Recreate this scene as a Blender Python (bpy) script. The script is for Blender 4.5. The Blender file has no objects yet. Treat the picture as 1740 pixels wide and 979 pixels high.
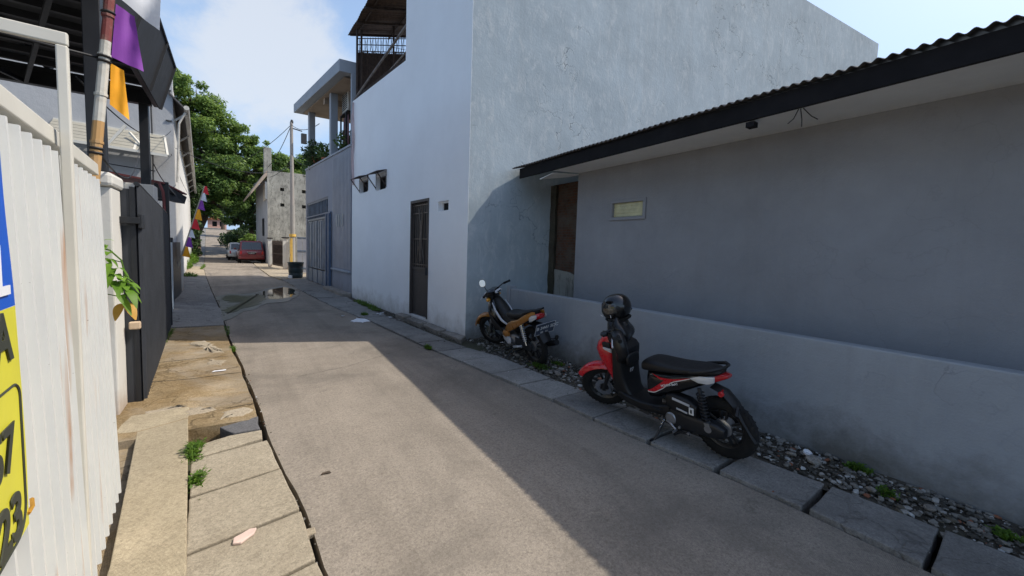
SKYSTR = .15; SUNSTR = 4.6; SKYTINT = (1.80,1.70,1.60,1); CLOUDCOL = (5.5,5.7,6.0,1); HAZECOL = (2.9,4.3,6.4,1); CLOUD = (.062,.934,.351); SKYLOC = (2.3,1.1,.4)
import bpy, bmesh, math, random
from mathutils import Vector, Matrix, noise
PI = math.pi
rad = math.radians
scene = bpy.context.scene
col = scene.collection

# ------------------------------------------------------------------ mesh builder
class MB:
    def __init__(self):
        self.v = []; self.f = []; self.mi = []; self.m = 0
    def add(self, vs, fs):
        o = len(self.v)
        self.v += [Vector(p) for p in vs]
        self.f += [tuple(i + o for i in f) for f in fs]
        self.mi += [self.m] * len(fs)
        return self
    def box(self, x0, x1, y0, y1, z0, z1, M=None):
        vs = [Vector((x, y, z)) for z in (z0, z1) for y in (y0, y1) for x in (x0, x1)]
        if M is not None: vs = [M @ p for p in vs]
        return self.add(vs, [(0,2,3,1),(4,5,7,6),(0,1,5,4),(2,6,7,3),(0,4,6,2),(1,3,7,5)])
    def bar(self, p, q, w, h, up=(0,0,1)):
        # rectangular bar from p to q
        p, q = Vector(p), Vector(q); d = (q-p).normalized(); up = Vector(up)
        if abs(d.dot(up)) > .98: up = Vector((0,1,0))
        s = d.cross(up).normalized(); u = s.cross(d)
        vs = []
        for c in (p, q):
            for a, b in ((-1,-1),(1,-1),(1,1),(-1,1)): vs.append(c + s*(a*w/2) + u*(b*h/2))
        return self.add(vs, [(3,2,1,0),(4,5,6,7),(0,1,5,4),(1,2,6,5),(2,3,7,6),(3,0,4,7)])
    def tube(self, pts, r, n=8, cap=True):
        pts = [Vector(p) for p in pts]; k = len(pts)
        rs = r if isinstance(r, (list, tuple)) else [r]*k
        vs = []; ref = None
        for i, p in enumerate(pts):
            d = (pts[min(i+1,k-1)] - pts[max(i-1,0)]).normalized()
            if ref is None: ref = Vector((0,0,1)) if abs(d.z) < .9 else Vector((1,0,0))
            s = d.cross(ref).normalized(); u = s.cross(d).normalized(); ref = u
            for j in range(n):
                a = 2*PI*j/n; vs.append(p + (s*math.cos(a) + u*math.sin(a))*rs[i])
        fs = []
        for i in range(k-1):
            for j in range(n):
                fs.append((i*n+j, i*n+(j+1)%n, (i+1)*n+(j+1)%n, (i+1)*n+j))
        if cap: fs += [tuple(range(n-1,-1,-1)), tuple(range((k-1)*n, k*n))]
        return self.add(vs, fs)
    def lathe(self, prof, c=(0,0,0), axis='Z', n=24, closed=False):
        # prof: list of (radius, height along axis)
        c = Vector(c); vs = []; k = len(prof)
        for (r, h) in prof:
            for j in range(n):
                a = 2*PI*j/n; ca, sa = math.cos(a)*r, math.sin(a)*r
                p = {'Z': (ca, sa, h), 'Y': (sa, h, ca), 'X': (h, ca, sa)}[axis]
                vs.append(c + Vector(p))
        fs = []
        for i in range(k if closed else k-1):
            i2 = (i+1) % k
            for j in range(n):
                fs.append((i*n+j, i*n+(j+1)%n, i2*n+(j+1)%n, i2*n+j))
        if not closed:
            if prof[0][0] > 1e-4: fs.append(tuple(range(n-1,-1,-1)))
            if prof[-1][0] > 1e-4: fs.append(tuple(range((k-1)*n, k*n)))
        return self.add(vs, fs)
    def rings(self, rings, cap=True, closed=False):
        n = len(rings[0]); k = len(rings); vs = [p for r in rings for p in r]; fs = []
        for i in range(k if closed else k-1):
            i2 = (i+1) % k
            for j in range(n):
                fs.append((i*n+j, i*n+(j+1)%n, i2*n+(j+1)%n, i2*n+j))
        if cap and not closed: fs += [tuple(range(n-1,-1,-1)), tuple(range((k-1)*n, k*n))]
        return self.add(vs, fs)
    def loftx(self, st, n=16, e=2.6, yc=0):
        # st: (x, halfwidth, z0, z1)
        R = []
        for s in st:
            x, hw, z0, z1 = s[:4]; y0 = s[4] if len(s) > 4 else yc
            ring = []
            for j in range(n):
                a = 2*PI*j/n; ca, sa = math.cos(a), math.sin(a)
                ring.append((x, y0 + hw*math.copysign(abs(ca)**(2/e), ca), (z0+z1)/2 + (z1-z0)/2*math.copysign(abs(sa)**(2/e), sa)))
            R.append(ring)
        return self.rings(R)
    def loftz(self, st, n=16, e=2.6):
        # st: (z, x0, x1, halfwidth)
        R = []
        for z, x0, x1, hw in st:
            ring = []
            for j in range(n):
                a = 2*PI*j/n; ca, sa = math.cos(a), math.sin(a)
                ring.append(((x0+x1)/2 + (x1-x0)/2*math.copysign(abs(ca)**(2/e), ca), hw*math.copysign(abs(sa)**(2/e), sa), z))
            R.append(ring)
        return self.rings(R)
    def prism(self, poly, y0, y1, plane='XZ'):
        # extrude polygon; plane XZ extrudes along y, XY along z, YZ along x
        n = len(poly)
        f = {'XZ': lambda a, b, t: (a, t, b), 'XY': lambda a, b, t: (a, b, t), 'YZ': lambda a, b, t: (t, a, b)}[plane]
        vs = [f(a, b, y0) for a, b in poly] + [f(a, b, y1) for a, b in poly]
        fs = [tuple(range(n-1,-1,-1)), tuple(range(n, 2*n))] + [(i, (i+1)%n, n+(i+1)%n, n+i) for i in range(n)]
        return self.add(vs, fs)
    def mx(self, f):
        for p in self.v: p.x = f(p.x)
        return self
    def quad(self, a, b, c, d): return self.add([a,b,c,d], [(0,1,2,3)])
    def build(self, name, mats, parent=None, smooth=False, bevel=0, M=None, sub=0, weld=False, recalc=True, seg=2, angle=35):
        me = bpy.data.meshes.new(name)
        vs = [M @ p for p in self.v] if M is not None else self.v
        me.from_pydata([tuple(p) for p in vs], [], self.f)
        if not isinstance(mats, (list, tuple)): mats = [mats]
        for m in mats: me.materials.append(m)
        me.polygons.foreach_set('material_index', self.mi)
        if recalc or weld:
            bm = bmesh.new(); bm.from_mesh(me)
            if weld: bmesh.ops.remove_doubles(bm, verts=bm.verts, dist=1e-5)
            if recalc: bmesh.ops.recalc_face_normals(bm, faces=bm.faces)
            bm.to_mesh(me); bm.free()
        if smooth:
            me.polygons.foreach_set('use_smooth', [True]*len(me.polygons))
            if smooth != 'all':
                try: me.set_sharp_from_angle(angle=rad(angle))
                except Exception: pass
        me.update()
        o = bpy.data.objects.new(name, me); col.objects.link(o)
        if parent is not None: o.parent = parent
        if bevel:
            b = o.modifiers.new('bevel', 'BEVEL'); b.width = bevel; b.segments = seg; b.limit_method = 'ANGLE'; b.angle_limit = rad(35); b.harden_normals = False
        if sub:
            s = o.modifiers.new('sub', 'SUBSURF'); s.levels = sub; s.render_levels = sub
        return o

def tag(o, label=None, cat=None, group=None, kind=None):
    if label: o['label'] = label
    if cat: o['category'] = cat
    if group: o['group'] = group
    if kind: o['kind'] = kind
    return o
def thing(name, label, cat, loc=(0,0,0), group=None, rot=(0,0,0)):
    o = bpy.data.objects.new(name, None); col.objects.link(o); o.location = loc; o.rotation_euler = rot
    o.empty_display_size = .1
    return tag(o, label, cat, group)
def text_obj(name, body, size, origin, ex, ey, mat, parent=None, depth=.002, align='LEFT', bold=0):
    cu = bpy.data.curves.new(name, 'FONT'); cu.body = body; cu.size = size; cu.extrude = depth; cu.align_x = align; cu.offset = bold
    tmp = bpy.data.objects.new(name+'_tmp', cu); col.objects.link(tmp)
    dg = bpy.context.evaluated_depsgraph_get(); dg.update()
    me = bpy.data.meshes.new_from_object(tmp.evaluated_get(dg)); me.name = name
    bpy.data.objects.remove(tmp); bpy.data.curves.remove(cu)
    ex = Vector(ex).normalized(); ey = Vector(ey).normalized(); ez = ex.cross(ey)
    O = Vector(origin)
    for v in me.vertices: v.co = O + ex*v.co.x + ey*v.co.y + ez*v.co.z
    me.materials.clear(); me.materials.append(mat)
    o = bpy.data.objects.new(name, me); col.objects.link(o)
    if parent is not None: o.parent = parent
    return o

# ------------------------------------------------------------------ materials
def srgb(r, g, b):
    f = lambda c: (c/255/12.92) if c/255 <= .04045 else ((c/255+.055)/1.055)**2.4
    return (f(r), f(g), f(b), 1)
class NT:
    def __init__(self, name):
        self.m = bpy.data.materials.new(name); self.m.use_nodes = True
        self.t = self.m.node_tree; self.n = self.t.nodes; self.l = self.t.links
        self.b = self.n['Principled BSDF']
    def node(self, t, **k):
        x = self.n.new(t)
        for a, b in k.items(): setattr(x, a, b)
        return x
    def link(self, a, b): self.l.new(a, b)
    def pos(self, scale=(1,1,1), obj=False):
        mp = self.node('ShaderNodeMapping'); mp.inputs['Scale'].default_value = scale
        if obj: self.link(self.node('ShaderNodeTexCoord').outputs['Object'], mp.inputs['Vector'])
        else: self.link(self.node('ShaderNodeNewGeometry').outputs['Position'], mp.inputs['Vector'])
        return mp.outputs['Vector']
    def noise(self, vec, scale, detail=4, rough=.6, dist=0):
        x = self.node('ShaderNodeTexNoise'); x.inputs['Scale'].default_value = scale; x.inputs['Detail'].default_value = detail
        x.inputs['Roughness'].default_value = rough; x.inputs['Distortion'].default_value = dist
        self.link(vec, x.inputs['Vector']); return x.outputs['Fac']
    def ramp(self, fac, a, b, ca=(0,0,0,1), cb=(1,1,1,1)):
        x = self.node('ShaderNodeValToRGB'); e = x.color_ramp.elements
        e[0].position = a; e[1].position = b; e[0].color = ca; e[1].color = cb
        self.link(fac, x.inputs['Fac']); return x.outputs['Color']
    def mix(self, fac, a, b, mode='MIX'):
        x = self.node('ShaderNodeMix', data_type='RGBA', blend_type=mode)
        for s, val in ((x.inputs['Factor'], fac), (x.inputs['A'], a), (x.inputs['B'], b)):
            if hasattr(val, 'links') or hasattr(val, 'is_linked'): self.link(val, s)
            else: s.default_value = val
        return x.outputs['Result']
    def math(self, op, a, b=None):
        x = self.node('ShaderNodeMath', operation=op)
        for s, val in zip(x.inputs, (a, b)):
            if val is None: continue
            if hasattr(val, 'is_linked'): self.link(val, s)
            else: s.default_value = val
        return x.outputs[0]
    def bump(self, h, strength=.3, dist=.01, prev=None):
        x = self.node('ShaderNodeBump'); x.inputs['Strength'].default_value = strength; x.inputs['Distance'].default_value = dist
        self.link(h, x.inputs['Height'])
        if prev is not None: self.link(prev, x.inputs['Normal'])
        return x.outputs['Normal']
    def done(self, color=None, rough=.7, normal=None, metal=0, spec=.4):
        b = self.b
        if color is not None:
            if hasattr(color, 'is_linked'): self.link(color, b.inputs['Base Color'])
            else: b.inputs['Base Color'].default_value = color
        if hasattr(rough, 'is_linked'): self.link(rough, b.inputs['Roughness'])
        else: b.inputs['Roughness'].default_value = rough
        b.inputs['Metallic'].default_value = metal; b.inputs['Specular IOR Level'].default_value = spec
        if normal is not None: self.link(normal, b.inputs['Normal'])
        return self.m
def mul(c, k): return (c[0]*k, c[1]*k, c[2]*k, 1)

def paint(name, c, rough=.4, spec=.5, metal=0, var=.12, scale=6, bump=0, bs=120, coat=0, obj=True):
    """simple painted / plastic / metal surface with slight dirt variation"""
    N = NT(name); p = N.pos(obj=obj)
    f = N.ramp(N.noise(p, scale, 5), .35, .7)
    cc = N.mix(f, mul(c, 1-var), mul(c, 1+var*.6))
    r = N.math('ADD', N.math('MULTIPLY', N.noise(p, scale*3, 3), .2), rough-.1)
    nm = N.bump(N.noise(p, bs, 2), bump, .004) if bump else None
    m = N.done(cc, r, nm, metal, spec)
    if coat: N.b.inputs['Coat Weight'].default_value = coat; N.b.inputs['Coat Roughness'].default_value = .08
    return m

def plaster(name, c, dirt=(.1,.09,.075,1), rough=.85, streak=.3, blotch=.2, bump=.25, zdirt=.5, crack=0, patch=None, patchamt=0, coarse=12, ztop=0, fine=60):
    """wall plaster: blotches, vertical streaks, dirt rising from the ground, optional cracks and repair patches"""
    N = NT(name); p = N.pos(); ps = N.pos((1,1,.06))
    b1 = N.ramp(N.noise(p, .9, 6, .65), .3, .75)
    cc = N.mix(b1, mul(c, 1-blotch), mul(c, 1+blotch*.35))
    b2 = N.ramp(N.noise(p, 7, 5, .7), .35, .7)
    cc = N.mix(N.math('MULTIPLY', b2, blotch*.5), cc, mul(c, .82))
    if patch is not None:
        pv = N.pos((1,1,.38))
        pf = N.math('MULTIPLY', N.ramp(N.noise(pv, 5.5, 8, .82, .9), .50, .62), patchamt)
        cc = N.mix(pf, cc, patch)
    st = N.ramp(N.noise(ps, 2.5, 6, .75), .5, .8)
    cc = N.mix(N.math('MULTIPLY', st, streak), cc, mul(dirt, 1.6))
    sx = N.node('ShaderNodeSeparateXYZ'); N.link(N.node('ShaderNodeNewGeometry').outputs['Position'], sx.inputs[0])
    z = sx.outputs['Z']
    if zdirt:
        zz = N.math('ADD', z, N.math('MULTIPLY', N.math('SUBTRACT', N.noise(p, 3, 5, .7), .5), .9))
        zf = N.ramp(zz, 0.0, .42, (1,1,1,1), (0,0,0,1))
        cc = N.mix(N.math('MULTIPLY', zf, zdirt), cc, dirt)
    h = N.math('ADD', N.noise(p, coarse, 6, .7), N.math('MULTIPLY', N.noise(p, fine, 3), .35))
    nm = N.bump(h, bump, .03)
    if crack:
        v = N.node('ShaderNodeTexVoronoi', feature='DISTANCE_TO_EDGE'); v.inputs['Scale'].default_value = 1.1
        wob = N.node('ShaderNodeVectorMath', operation='ADD'); N.link(p, wob.inputs[0])
        nz = N.node('ShaderNodeTexNoise'); nz.inputs['Scale'].default_value = 2.5; nz.inputs['Detail'].default_value = 6; N.link(p, nz.inputs['Vector'])
        N.link(nz.outputs['Color'], wob.inputs[1]); N.link(wob.outputs[0], v.inputs['Vector'])
        cf = N.ramp(v.outputs['Distance'], 0.0, .012, (1,1,1,1), (0,0,0,1))
        gate = N.ramp(N.noise(p, .7, 3), .5, .6)
        cfm = N.math('MULTIPLY', N.math('MULTIPLY', cf, gate), crack)
        cc = N.mix(cfm, cc, mul(c, .35))
        nm = N.bump(N.math('SUBTRACT', 1, cfm), .5, .01, nm)
    return N.done(cc, rough, nm, 0, .25)

def concrete(name, c, c2, rough=.9, scale=1.2, bump=.35, lines=None, linescale=60, linestr=.25, stain=None, stainamt=0, grain=180, cracks=0, cscale=1.3, tracks=0):
    N = NT(name); p = N.pos()
    f = N.ramp(N.noise(p, scale, 7, .7), .3, .72)
    cc = N.mix(f, c, c2)
    f2 = N.ramp(N.noise(p, scale*6, 6, .75, .4), .42, .72)
    cc = N.mix(N.math('MULTIPLY', f2, .35), cc, mul(c, .6))
    g = N.math('ADD', N.math('MULTIPLY', N.noise(p, grain, 2, .8), .5), N.math('MULTIPLY', N.noise(p, grain*.4, 3, .75), .5))
    cc = N.mix(N.math('MULTIPLY', N.ramp(g, .50, .64), .45), cc, mul(c2, 1.45))
    cc = N.mix(N.math('MULTIPLY', N.ramp(g, .36, .47, (1,1,1,1), (0,0,0,1)), .58), cc, mul(c, .42))
    g2 = N.noise(p, 34, 5, .85)
    cc = N.mix(N.math('MULTIPLY', N.ramp(g2, .40, .50, (1,1,1,1), (0,0,0,1)), .38), cc, mul(c, .5))
    if stain is not None:
        sf = N.ramp(N.noise(p, .55, 6, .7, .5), .48, .62)
        cc = N.mix(N.math('MULTIPLY', sf, stainamt), cc, stain)
    if tracks:
        tf = N.ramp(N.noise(N.pos((1.5,.09,1)), 1.6, 5, .65), .46, .66)
        cc = N.mix(N.math('MULTIPLY', tf, tracks), cc, mul(c, .55))
        of = N.ramp(N.noise(p, 3.1, 4, .6), .66, .72); cc = N.mix(N.math('MULTIPLY', of, .35), cc, mul(c, .4))
    h = N.math('ADD', N.math('MULTIPLY', g, .6), N.noise(p, 25, 5, .7))
    if lines:
        w = N.node('ShaderNodeTexWave', wave_type='BANDS', bands_direction=lines); w.inputs['Scale'].default_value = linescale/6.283
        w.inputs['Distortion'].default_value = 1.5; w.inputs['Detail'].default_value = 3; w.inputs['Detail Scale'].default_value = 1.5
        N.link(p, w.inputs['Vector'])
        lm = N.math('MULTIPLY', w.outputs['Fac'], N.ramp(N.noise(p, 1.7, 4), .3, .65))
        h = N.math('ADD', h, N.math('MULTIPLY', lm, linestr*4))
        cc = N.mix(N.math('MULTIPLY', lm, linestr*.8), cc, mul(c, .62))
    nm = N.bump(h, bump, .012)
    if cracks:
        v = N.node('ShaderNodeTexVoronoi', feature='DISTANCE_TO_EDGE'); v.inputs['Scale'].default_value = cscale
        wob = N.node('ShaderNodeVectorMath', operation='ADD'); N.link(p, wob.inputs[0])
        nz = N.node('ShaderNodeTexNoise'); nz.inputs['Scale'].default_value = 2.2; nz.inputs['Detail'].default_value = 6; N.link(p, nz.inputs['Vector'])
        N.link(nz.outputs['Color'], wob.inputs[1]); N.link(wob.outputs[0], v.inputs['Vector'])
        cf = N.math('MULTIPLY', N.ramp(v.outputs['Distance'], 0.004, .022, (1,1,1,1), (0,0,0,1)), N.math('MULTIPLY', N.ramp(N.noise(p, 1.1, 3), .42, .58), cracks))
        cc = N.mix(cf, cc, mul(c, .25)); nm = N.bump(N.math('SUBTRACT', 1, cf), .6, .02, nm)
    return N.done(cc, rough, nm, 0, .25)

def leafmat(name, c1, c2, trans=.35, rough=.5, scale=.5):
    N = NT(name); p = N.pos()
    g = N.node('ShaderNodeNewGeometry')
    cc = N.mix(g.outputs['Random Per Island'], c1, c2)
    f = N.ramp(N.noise(p, scale, 4), .35, .7)
    cc = N.mix(N.math('MULTIPLY', f, .4), cc, mul(c1, .55))
    N.done(cc, rough, None, 0, .3)
    tr = N.node('ShaderNodeBsdfTranslucent'); N.link(N.mix(.5, cc, mul(c2, 1.8)), tr.inputs['Color'])
    mx = N.node('ShaderNodeMixShader'); mx.inputs[0].default_value = trans
    N.link(N.b.outputs[0], mx.inputs[1]); N.link(tr.outputs[0], mx.inputs[2])
    N.link(mx.outputs[0], N.n['Material Output'].inputs['Surface'])
    return N.m
def stonemat(name):
    N = NT(name); g = N.node('ShaderNodeNewGeometry'); p = N.pos()
    x = N.node('ShaderNodeValToRGB'); e = x.color_ramp.elements
    cols = [(0, (.05,.047,.04,1)), (.25, (.14,.13,.115,1)), (.5, (.25,.235,.21,1)), (.78, (.42,.40,.37,1)), (.88, (.13,.11,.08,1)), (.93, (.3,.11,.06,1)), (.95, (.6,.6,.58,1))]
    e[0].position, e[0].color = cols[0]; e[1].position, e[1].color = cols[-1]
    for q, c in cols[1:-1]: k = e.new(q); k.color = c
    x.color_ramp.interpolation = 'CONSTANT'
    N.link(g.outputs['Random Per Island'], x.inputs['Fac'])
    cc = N.mix(N.math('MULTIPLY', N.noise(p, 60, 4), .6), x.outputs['Color'], (.06,.055,.045,1))
    return N.done(cc, .9, N.bump(N.noise(p, 80, 4), .4, .01), 0, .2)

M = {}
M['road'] = concrete('road_concrete', (.25,.215,.175,1), (.345,.302,.25,1), bump=.5, lines='Y', linescale=330, linestr=.14, scale=.42, stain=(.12,.108,.092,1), stainamt=.5, grain=150, tracks=.4)
M['slab_dark'] = concrete('worn_slab_concrete', (.19,.182,.168,1), (.295,.283,.262,1), bump=.6, scale=1.6, stain=(.10,.095,.088,1), stainamt=.5, grain=140, cracks=.35, cscale=1.6)
M['slab'] = concrete('slab_concrete', (.25,.243,.225,1), (.37,.36,.335,1), bump=.5, scale=1.6, stain=(.12,.115,.11,1), stainamt=.45, grain=140)
M['slab_warm'] = concrete('warm_slab_concrete', (.285,.245,.18,1), (.38,.335,.255,1), bump=.4, scale=1.8, stain=(.17,.14,.10,1), stainamt=.4, grain=140)
M['threshold'] = concrete('threshold_concrete', (.37,.31,.21,1), (.47,.40,.28,1), bump=.5, scale=1.2, lines='X', linescale=420, linestr=.3, grain=160)
M['brownslab'] = concrete('rust_stained_concrete', (.23,.15,.062,1), (.38,.30,.185,1), bump=.6, scale=1.5, cracks=.5, cscale=1.1, lines='X', linescale=300, linestr=.25, stain=(.40,.36,.30,1), stainamt=.6, grain=130)
M['greyslab'] = concrete('old_pavement_concrete', (.17,.165,.155,1), (.30,.29,.27,1), bump=.6, scale=1.1, cracks=.9, stain=(.09,.085,.08,1), stainamt=.55, grain=120)
M['sandpatch'] = concrete('sandy_concrete', (.30,.25,.18,1), (.42,.36,.27,1), bump=.5, scale=.9, stain=(.2,.17,.12,1), stainamt=.5)
M['kerbstone'] = concrete('broken_kerb_concrete', (.20,.18,.155,1), (.36,.33,.29,1), bump=.8, scale=2.2, cracks=.8, cscale=3, stain=(.1,.09,.08,1), stainamt=.5)
M['asphaltpatch'] = concrete('dark_patch', (.10,.10,.105,1), (.15,.15,.155,1), bump=.5, scale=3)
M['dirt'] = concrete('verge_dirt', (.05,.042,.032,1), (.11,.095,.075,1), bump=.9, scale=2.5, stain=(.05,.06,.025,1), stainamt=.5)
M['ground'] = concrete('earth', (.07,.06,.045,1), (.12,.10,.075,1), bump=.6, scale=.4, stain=(.05,.07,.025,1), stainamt=.6)
M['whitewall'] = plaster('white_painted_plaster', (.92,.93,.935,1), dirt=(.30,.26,.21,1), streak=.04, blotch=.06, bump=.10, zdirt=.5, crack=.0)
M['greybluewall'] = plaster('weathered_grey_blue_plaster', (.40,.465,.50,1), dirt=(.10,.09,.08,1), streak=.2, blotch=.22, bump=.20, zdirt=.75, crack=.8, patch=(.60,.62,.61,1), patchamt=.4, coarse=4, fine=26)
M['housewall'] = plaster('grey_house_plaster', (.32,.322,.335,1), dirt=(.10,.09,.08,1), streak=.16, blotch=.2, bump=.25, zdirt=.2, crack=.12)
M['lowwall'] = plaster('blue_grey_low_wall_plaster', (.345,.362,.38,1), dirt=(.07,.065,.05,1), streak=.2, blotch=.2, bump=.25, zdirt=.75, crack=.35)
M['soffit'] = plaster('soffit_board', (.86,.86,.84,1), dirt=(.2,.16,.1,1), streak=.1, blotch=.16, bump=.06, zdirt=0)
M['fascia'] = paint('charcoal_fascia_board', (.012,.011,.012,1), rough=.8, var=.3, scale=4, spec=.2)
M['zinc'] = paint('dark_corrugated_sheet', (.075,.068,.066,1), rough=.6, var=.4, scale=3)
M['brick'] = None
M['garagewall'] = plaster('grey_garage_plaster', (.30,.315,.36,1), dirt=(.12,.11,.1,1), streak=.2, blotch=.15, bump=.2, zdirt=.4)
M['garagerib'] = paint('blue_grey_ribbed_sheet', (.29,.305,.35,1), rough=.5, var=.15, scale=2, obj=False)
M['bluesteel'] = paint('blue_grey_steel_gate', (.13,.175,.235,1), rough=.5, var=.3, scale=3, obj=False)
M['bluepost'] = paint('blue_steel_post', (.08,.125,.20,1), rough=.5, var=.2)
M['slabroof'] = plaster('grey_concrete_roof', (.36,.39,.43,1), dirt=(.12,.11,.1,1), streak=.12, blotch=.12, bump=.12, zdirt=0)
M['ceiling'] = plaster('bounce_brown_ceiling', (.42,.34,.27,1), dirt=(.16,.12,.08,1), streak=.1, blotch=.3, bump=.15, zdirt=0)  # brown of light bounced up from below is put into the base colour
M['rustdark'] = paint('rusty_brown_steel', (.045,.028,.021,1), rough=.75, var=.5, scale=9, obj=False)
M['bamboo_dark'] = paint('dark_bamboo_screen', (.06,.036,.025,1), rough=.8, var=.5, scale=14, obj=False)
M['doorbrown'] = paint('dark_brown_door', (.055,.046,.042,1), rough=.55, var=.2, scale=3, obj=False)
M['dark'] = paint('dark_void', (.012,.012,.013,1), rough=.9, var=.2)  # near-black; behind openings it paints the shade of the rooms
M['black'] = paint('black_painted_steel', (.014,.015,.018,1), rough=.45, var=.3, scale=5)
M['blackgate'] = paint('charcoal_gate_sheet', (.028,.032,.04,1), rough=.5, var=.25, scale=3)
M['blackplastic'] = paint('black_plastic', (.007,.007,.0075,1), rough=.5, var=.2, scale=8, bump=.06)
M['glossblack'] = paint('gloss_black', (.005,.005,.006,1), rough=.16, var=.2, coat=.5)
M['seat'] = paint('black_vinyl', (.008,.008,.009,1), rough=.5, var=.25, scale=8, bump=.12, bs=300)
M['rubber'] = paint('tyre_rubber', (.008,.008,.008,1), rough=.9, var=.4, scale=12, bump=.3, bs=90)
M['redpaint'] = paint('gloss_red_paint', (.56,.005,.014,1), rough=.28, var=.05, coat=.7)
M['orangepaint'] = paint('gloss_orange_paint', (.36,.145,.018,1), rough=.3, var=.08, coat=.5)
M['alloy'] = paint('cast_alloy', (.42,.42,.43,1), rough=.38, metal=.85, var=.25, scale=14)
M['chrome'] = paint('chrome', (.7,.7,.72,1), rough=.15, metal=1, var=.1)
M['darkalloy'] = paint('black_rim', (.012,.012,.013,1), rough=.4, var=.2, spec=.6)
M['silver'] = paint('silver_plastic', (.55,.56,.58,1), rough=.35, var=.1)
M['whiteplastic'] = paint('white_plastic', (.75,.75,.74,1), rough=.4, var=.06)
M['redlens'] = paint('red_lens', (.45,.012,.015,1), rough=.12, coat=.8, var=.1)
M['clearlens'] = paint('clear_lens', (.6,.6,.6,1), rough=.15, coat=.8, var=.1)
M['yellowlens'] = paint('amber_lens', (.75,.33,.02,1), rough=.2, coat=.6, var=.1)
M['mirror'] = paint('mirror_glass', (.92,.9,.86,1), rough=.3, metal=1, var=.02)
M['glass'] = paint('dark_glass', (.02,.025,.03,1), rough=.05, spec=.8, var=.1)
M['gatewhite'] = None
M['whitepaint'] = paint('cream_white_painted_steel', (.60,.58,.51,1), rough=.45, var=.07, scale=5, obj=False)
M['pillarwhite'] = plaster('white_pillar_plaster', (.60,.59,.55,1), dirt=(.34,.25,.18,1), streak=.12, blotch=.10, bump=.15, zdirt=.7)
M['leftwall'] = plaster('pale_grey_wall', (.40,.41,.42,1), dirt=(.16,.15,.14,1), streak=.25, blotch=.14, bump=.35, zdirt=.2, coarse=9)
M['leftwhite'] = plaster('pale_weathered_street_wall', (.66,.65,.62,1), dirt=(.25,.21,.16,1), streak=.25, blotch=.16, bump=.3, zdirt=.5)
M['polycarb'] = paint('smoked_roof_sheet', (.016,.016,.018,1), rough=.65, var=.25, scale=2, obj=False)
M['slate'] = paint('dark_roof_batten', (.02,.021,.024,1), rough=.6, var=.3, scale=3, obj=False)
M['cream'] = paint('cream_awning_sheet', (.30,.285,.235,1), rough=.5, var=.12, scale=4, obj=False)
M['maroon'] = paint('maroon_roof_sheet', (.16,.035,.035,1), rough=.6, var=.25, obj=False)
M['bamboo'] = None
M['flagwhite'] = paint('white_cloth', (.74,.75,.78,1), rough=.8, var=.08, bump=.1)
M['flagpurple'] = paint('purple_cloth', (.24,.05,.36,1), rough=.7, var=.12, bump=.1)
M['flagorange'] = paint('orange_cloth', (.95,.40,.008,1), rough=.7, var=.1, bump=.1)
M['flagred'] = paint('red_cloth', (.68,.02,.03,1), rough=.7, var=.1, bump=.1)
M['banneryellow'] = paint('yellow_banner_vinyl', (.66,.62,.05,1), rough=.45, var=.06, scale=4, obj=False)
M['bannerblue'] = paint('blue_banner_print', (.012,.10,.55,1), rough=.45, var=.05, obj=False)
M['ink'] = paint('dark_ink', (.035,.04,.03,1), rough=.6, var=.1)
M['concgrey'] = plaster('bare_stained_concrete', (.40,.39,.34,1), dirt=(.05,.048,.045,1), streak=.9, blotch=.5, patch=(.075,.07,.064,1), patchamt=.75, bump=.5, zdirt=.3, coarse=6)
M['concgreen'] = plaster('grey_blue_far_wall', (.36,.39,.44,1), dirt=(.15,.14,.13,1), streak=.2, blotch=.15, bump=.2, zdirt=.4)
M['offwhite'] = plaster('off_white_far_wall', (.62,.61,.57,1), dirt=(.2,.18,.15,1), streak=.25, blotch=.15, bump=.2, zdirt=.4)
M['polebase'] = plaster('dirty_white_pole_base', (.34,.32,.29,1), dirt=(.15,.13,.11,1), streak=.3, blotch=.25, bump=.2, zdirt=.4)
M['polegrey'] = plaster('pole_concrete', (.34,.31,.28,1), dirt=(.12,.1,.09,1), streak=.3, blotch=.2, bump=.2, zdirt=.2)
M['yellowpaint'] = paint('yellow_paint', (.66,.42,.09,1), rough=.5, var=.15)
M['bintal'] = paint('teal_black_drum', (.018,.035,.04,1), rough=.4, var=.3, scale=4)
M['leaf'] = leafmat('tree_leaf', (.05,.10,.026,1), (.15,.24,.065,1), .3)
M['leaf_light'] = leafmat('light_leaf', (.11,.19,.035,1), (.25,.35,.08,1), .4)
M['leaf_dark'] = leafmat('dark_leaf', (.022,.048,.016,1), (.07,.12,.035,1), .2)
M['weed'] = leafmat('weed_leaf', (.05,.11,.015,1), (.15,.26,.03,1), .35, scale=6)
M['vine'] = leafmat('vine_leaf', (.10,.21,.02,1), (.22,.38,.05,1), .4, scale=6)
M['deadleaf'] = leafmat('dry_leaf', (.42,.22,.03,1), (.6,.34,.06,1), .3, scale=8)
M['bark'] = plaster('bark', (.10,.075,.055,1), dirt=(.04,.03,.025,1), streak=.5, blotch=.3, bump=.8, zdirt=0)
M['stone'] = stonemat('rubble_stones')
M['terracotta'] = paint('terracotta_roof', (.34,.13,.07,1), rough=.8, var=.3, obj=False)
M['carred'] = paint('dark_red_car_paint', (.16,.012,.018,1), rough=.3, coat=.5, var=.1)
M['carsilver'] = paint('silver_car_paint', (.45,.47,.48,1), rough=.3, metal=.3, coat=.5, var=.1)
M['pink'] = paint('pinkish_far_wall', (.55,.33,.27,1), rough=.8, var=.2, obj=False)
M['litter'] = paint('white_litter', (.78,.79,.82,1), rough=.6, var=.08)
M['acunit'] = paint('aged_white_metal', (.55,.53,.48,1), rough=.5, var=.2)
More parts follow.
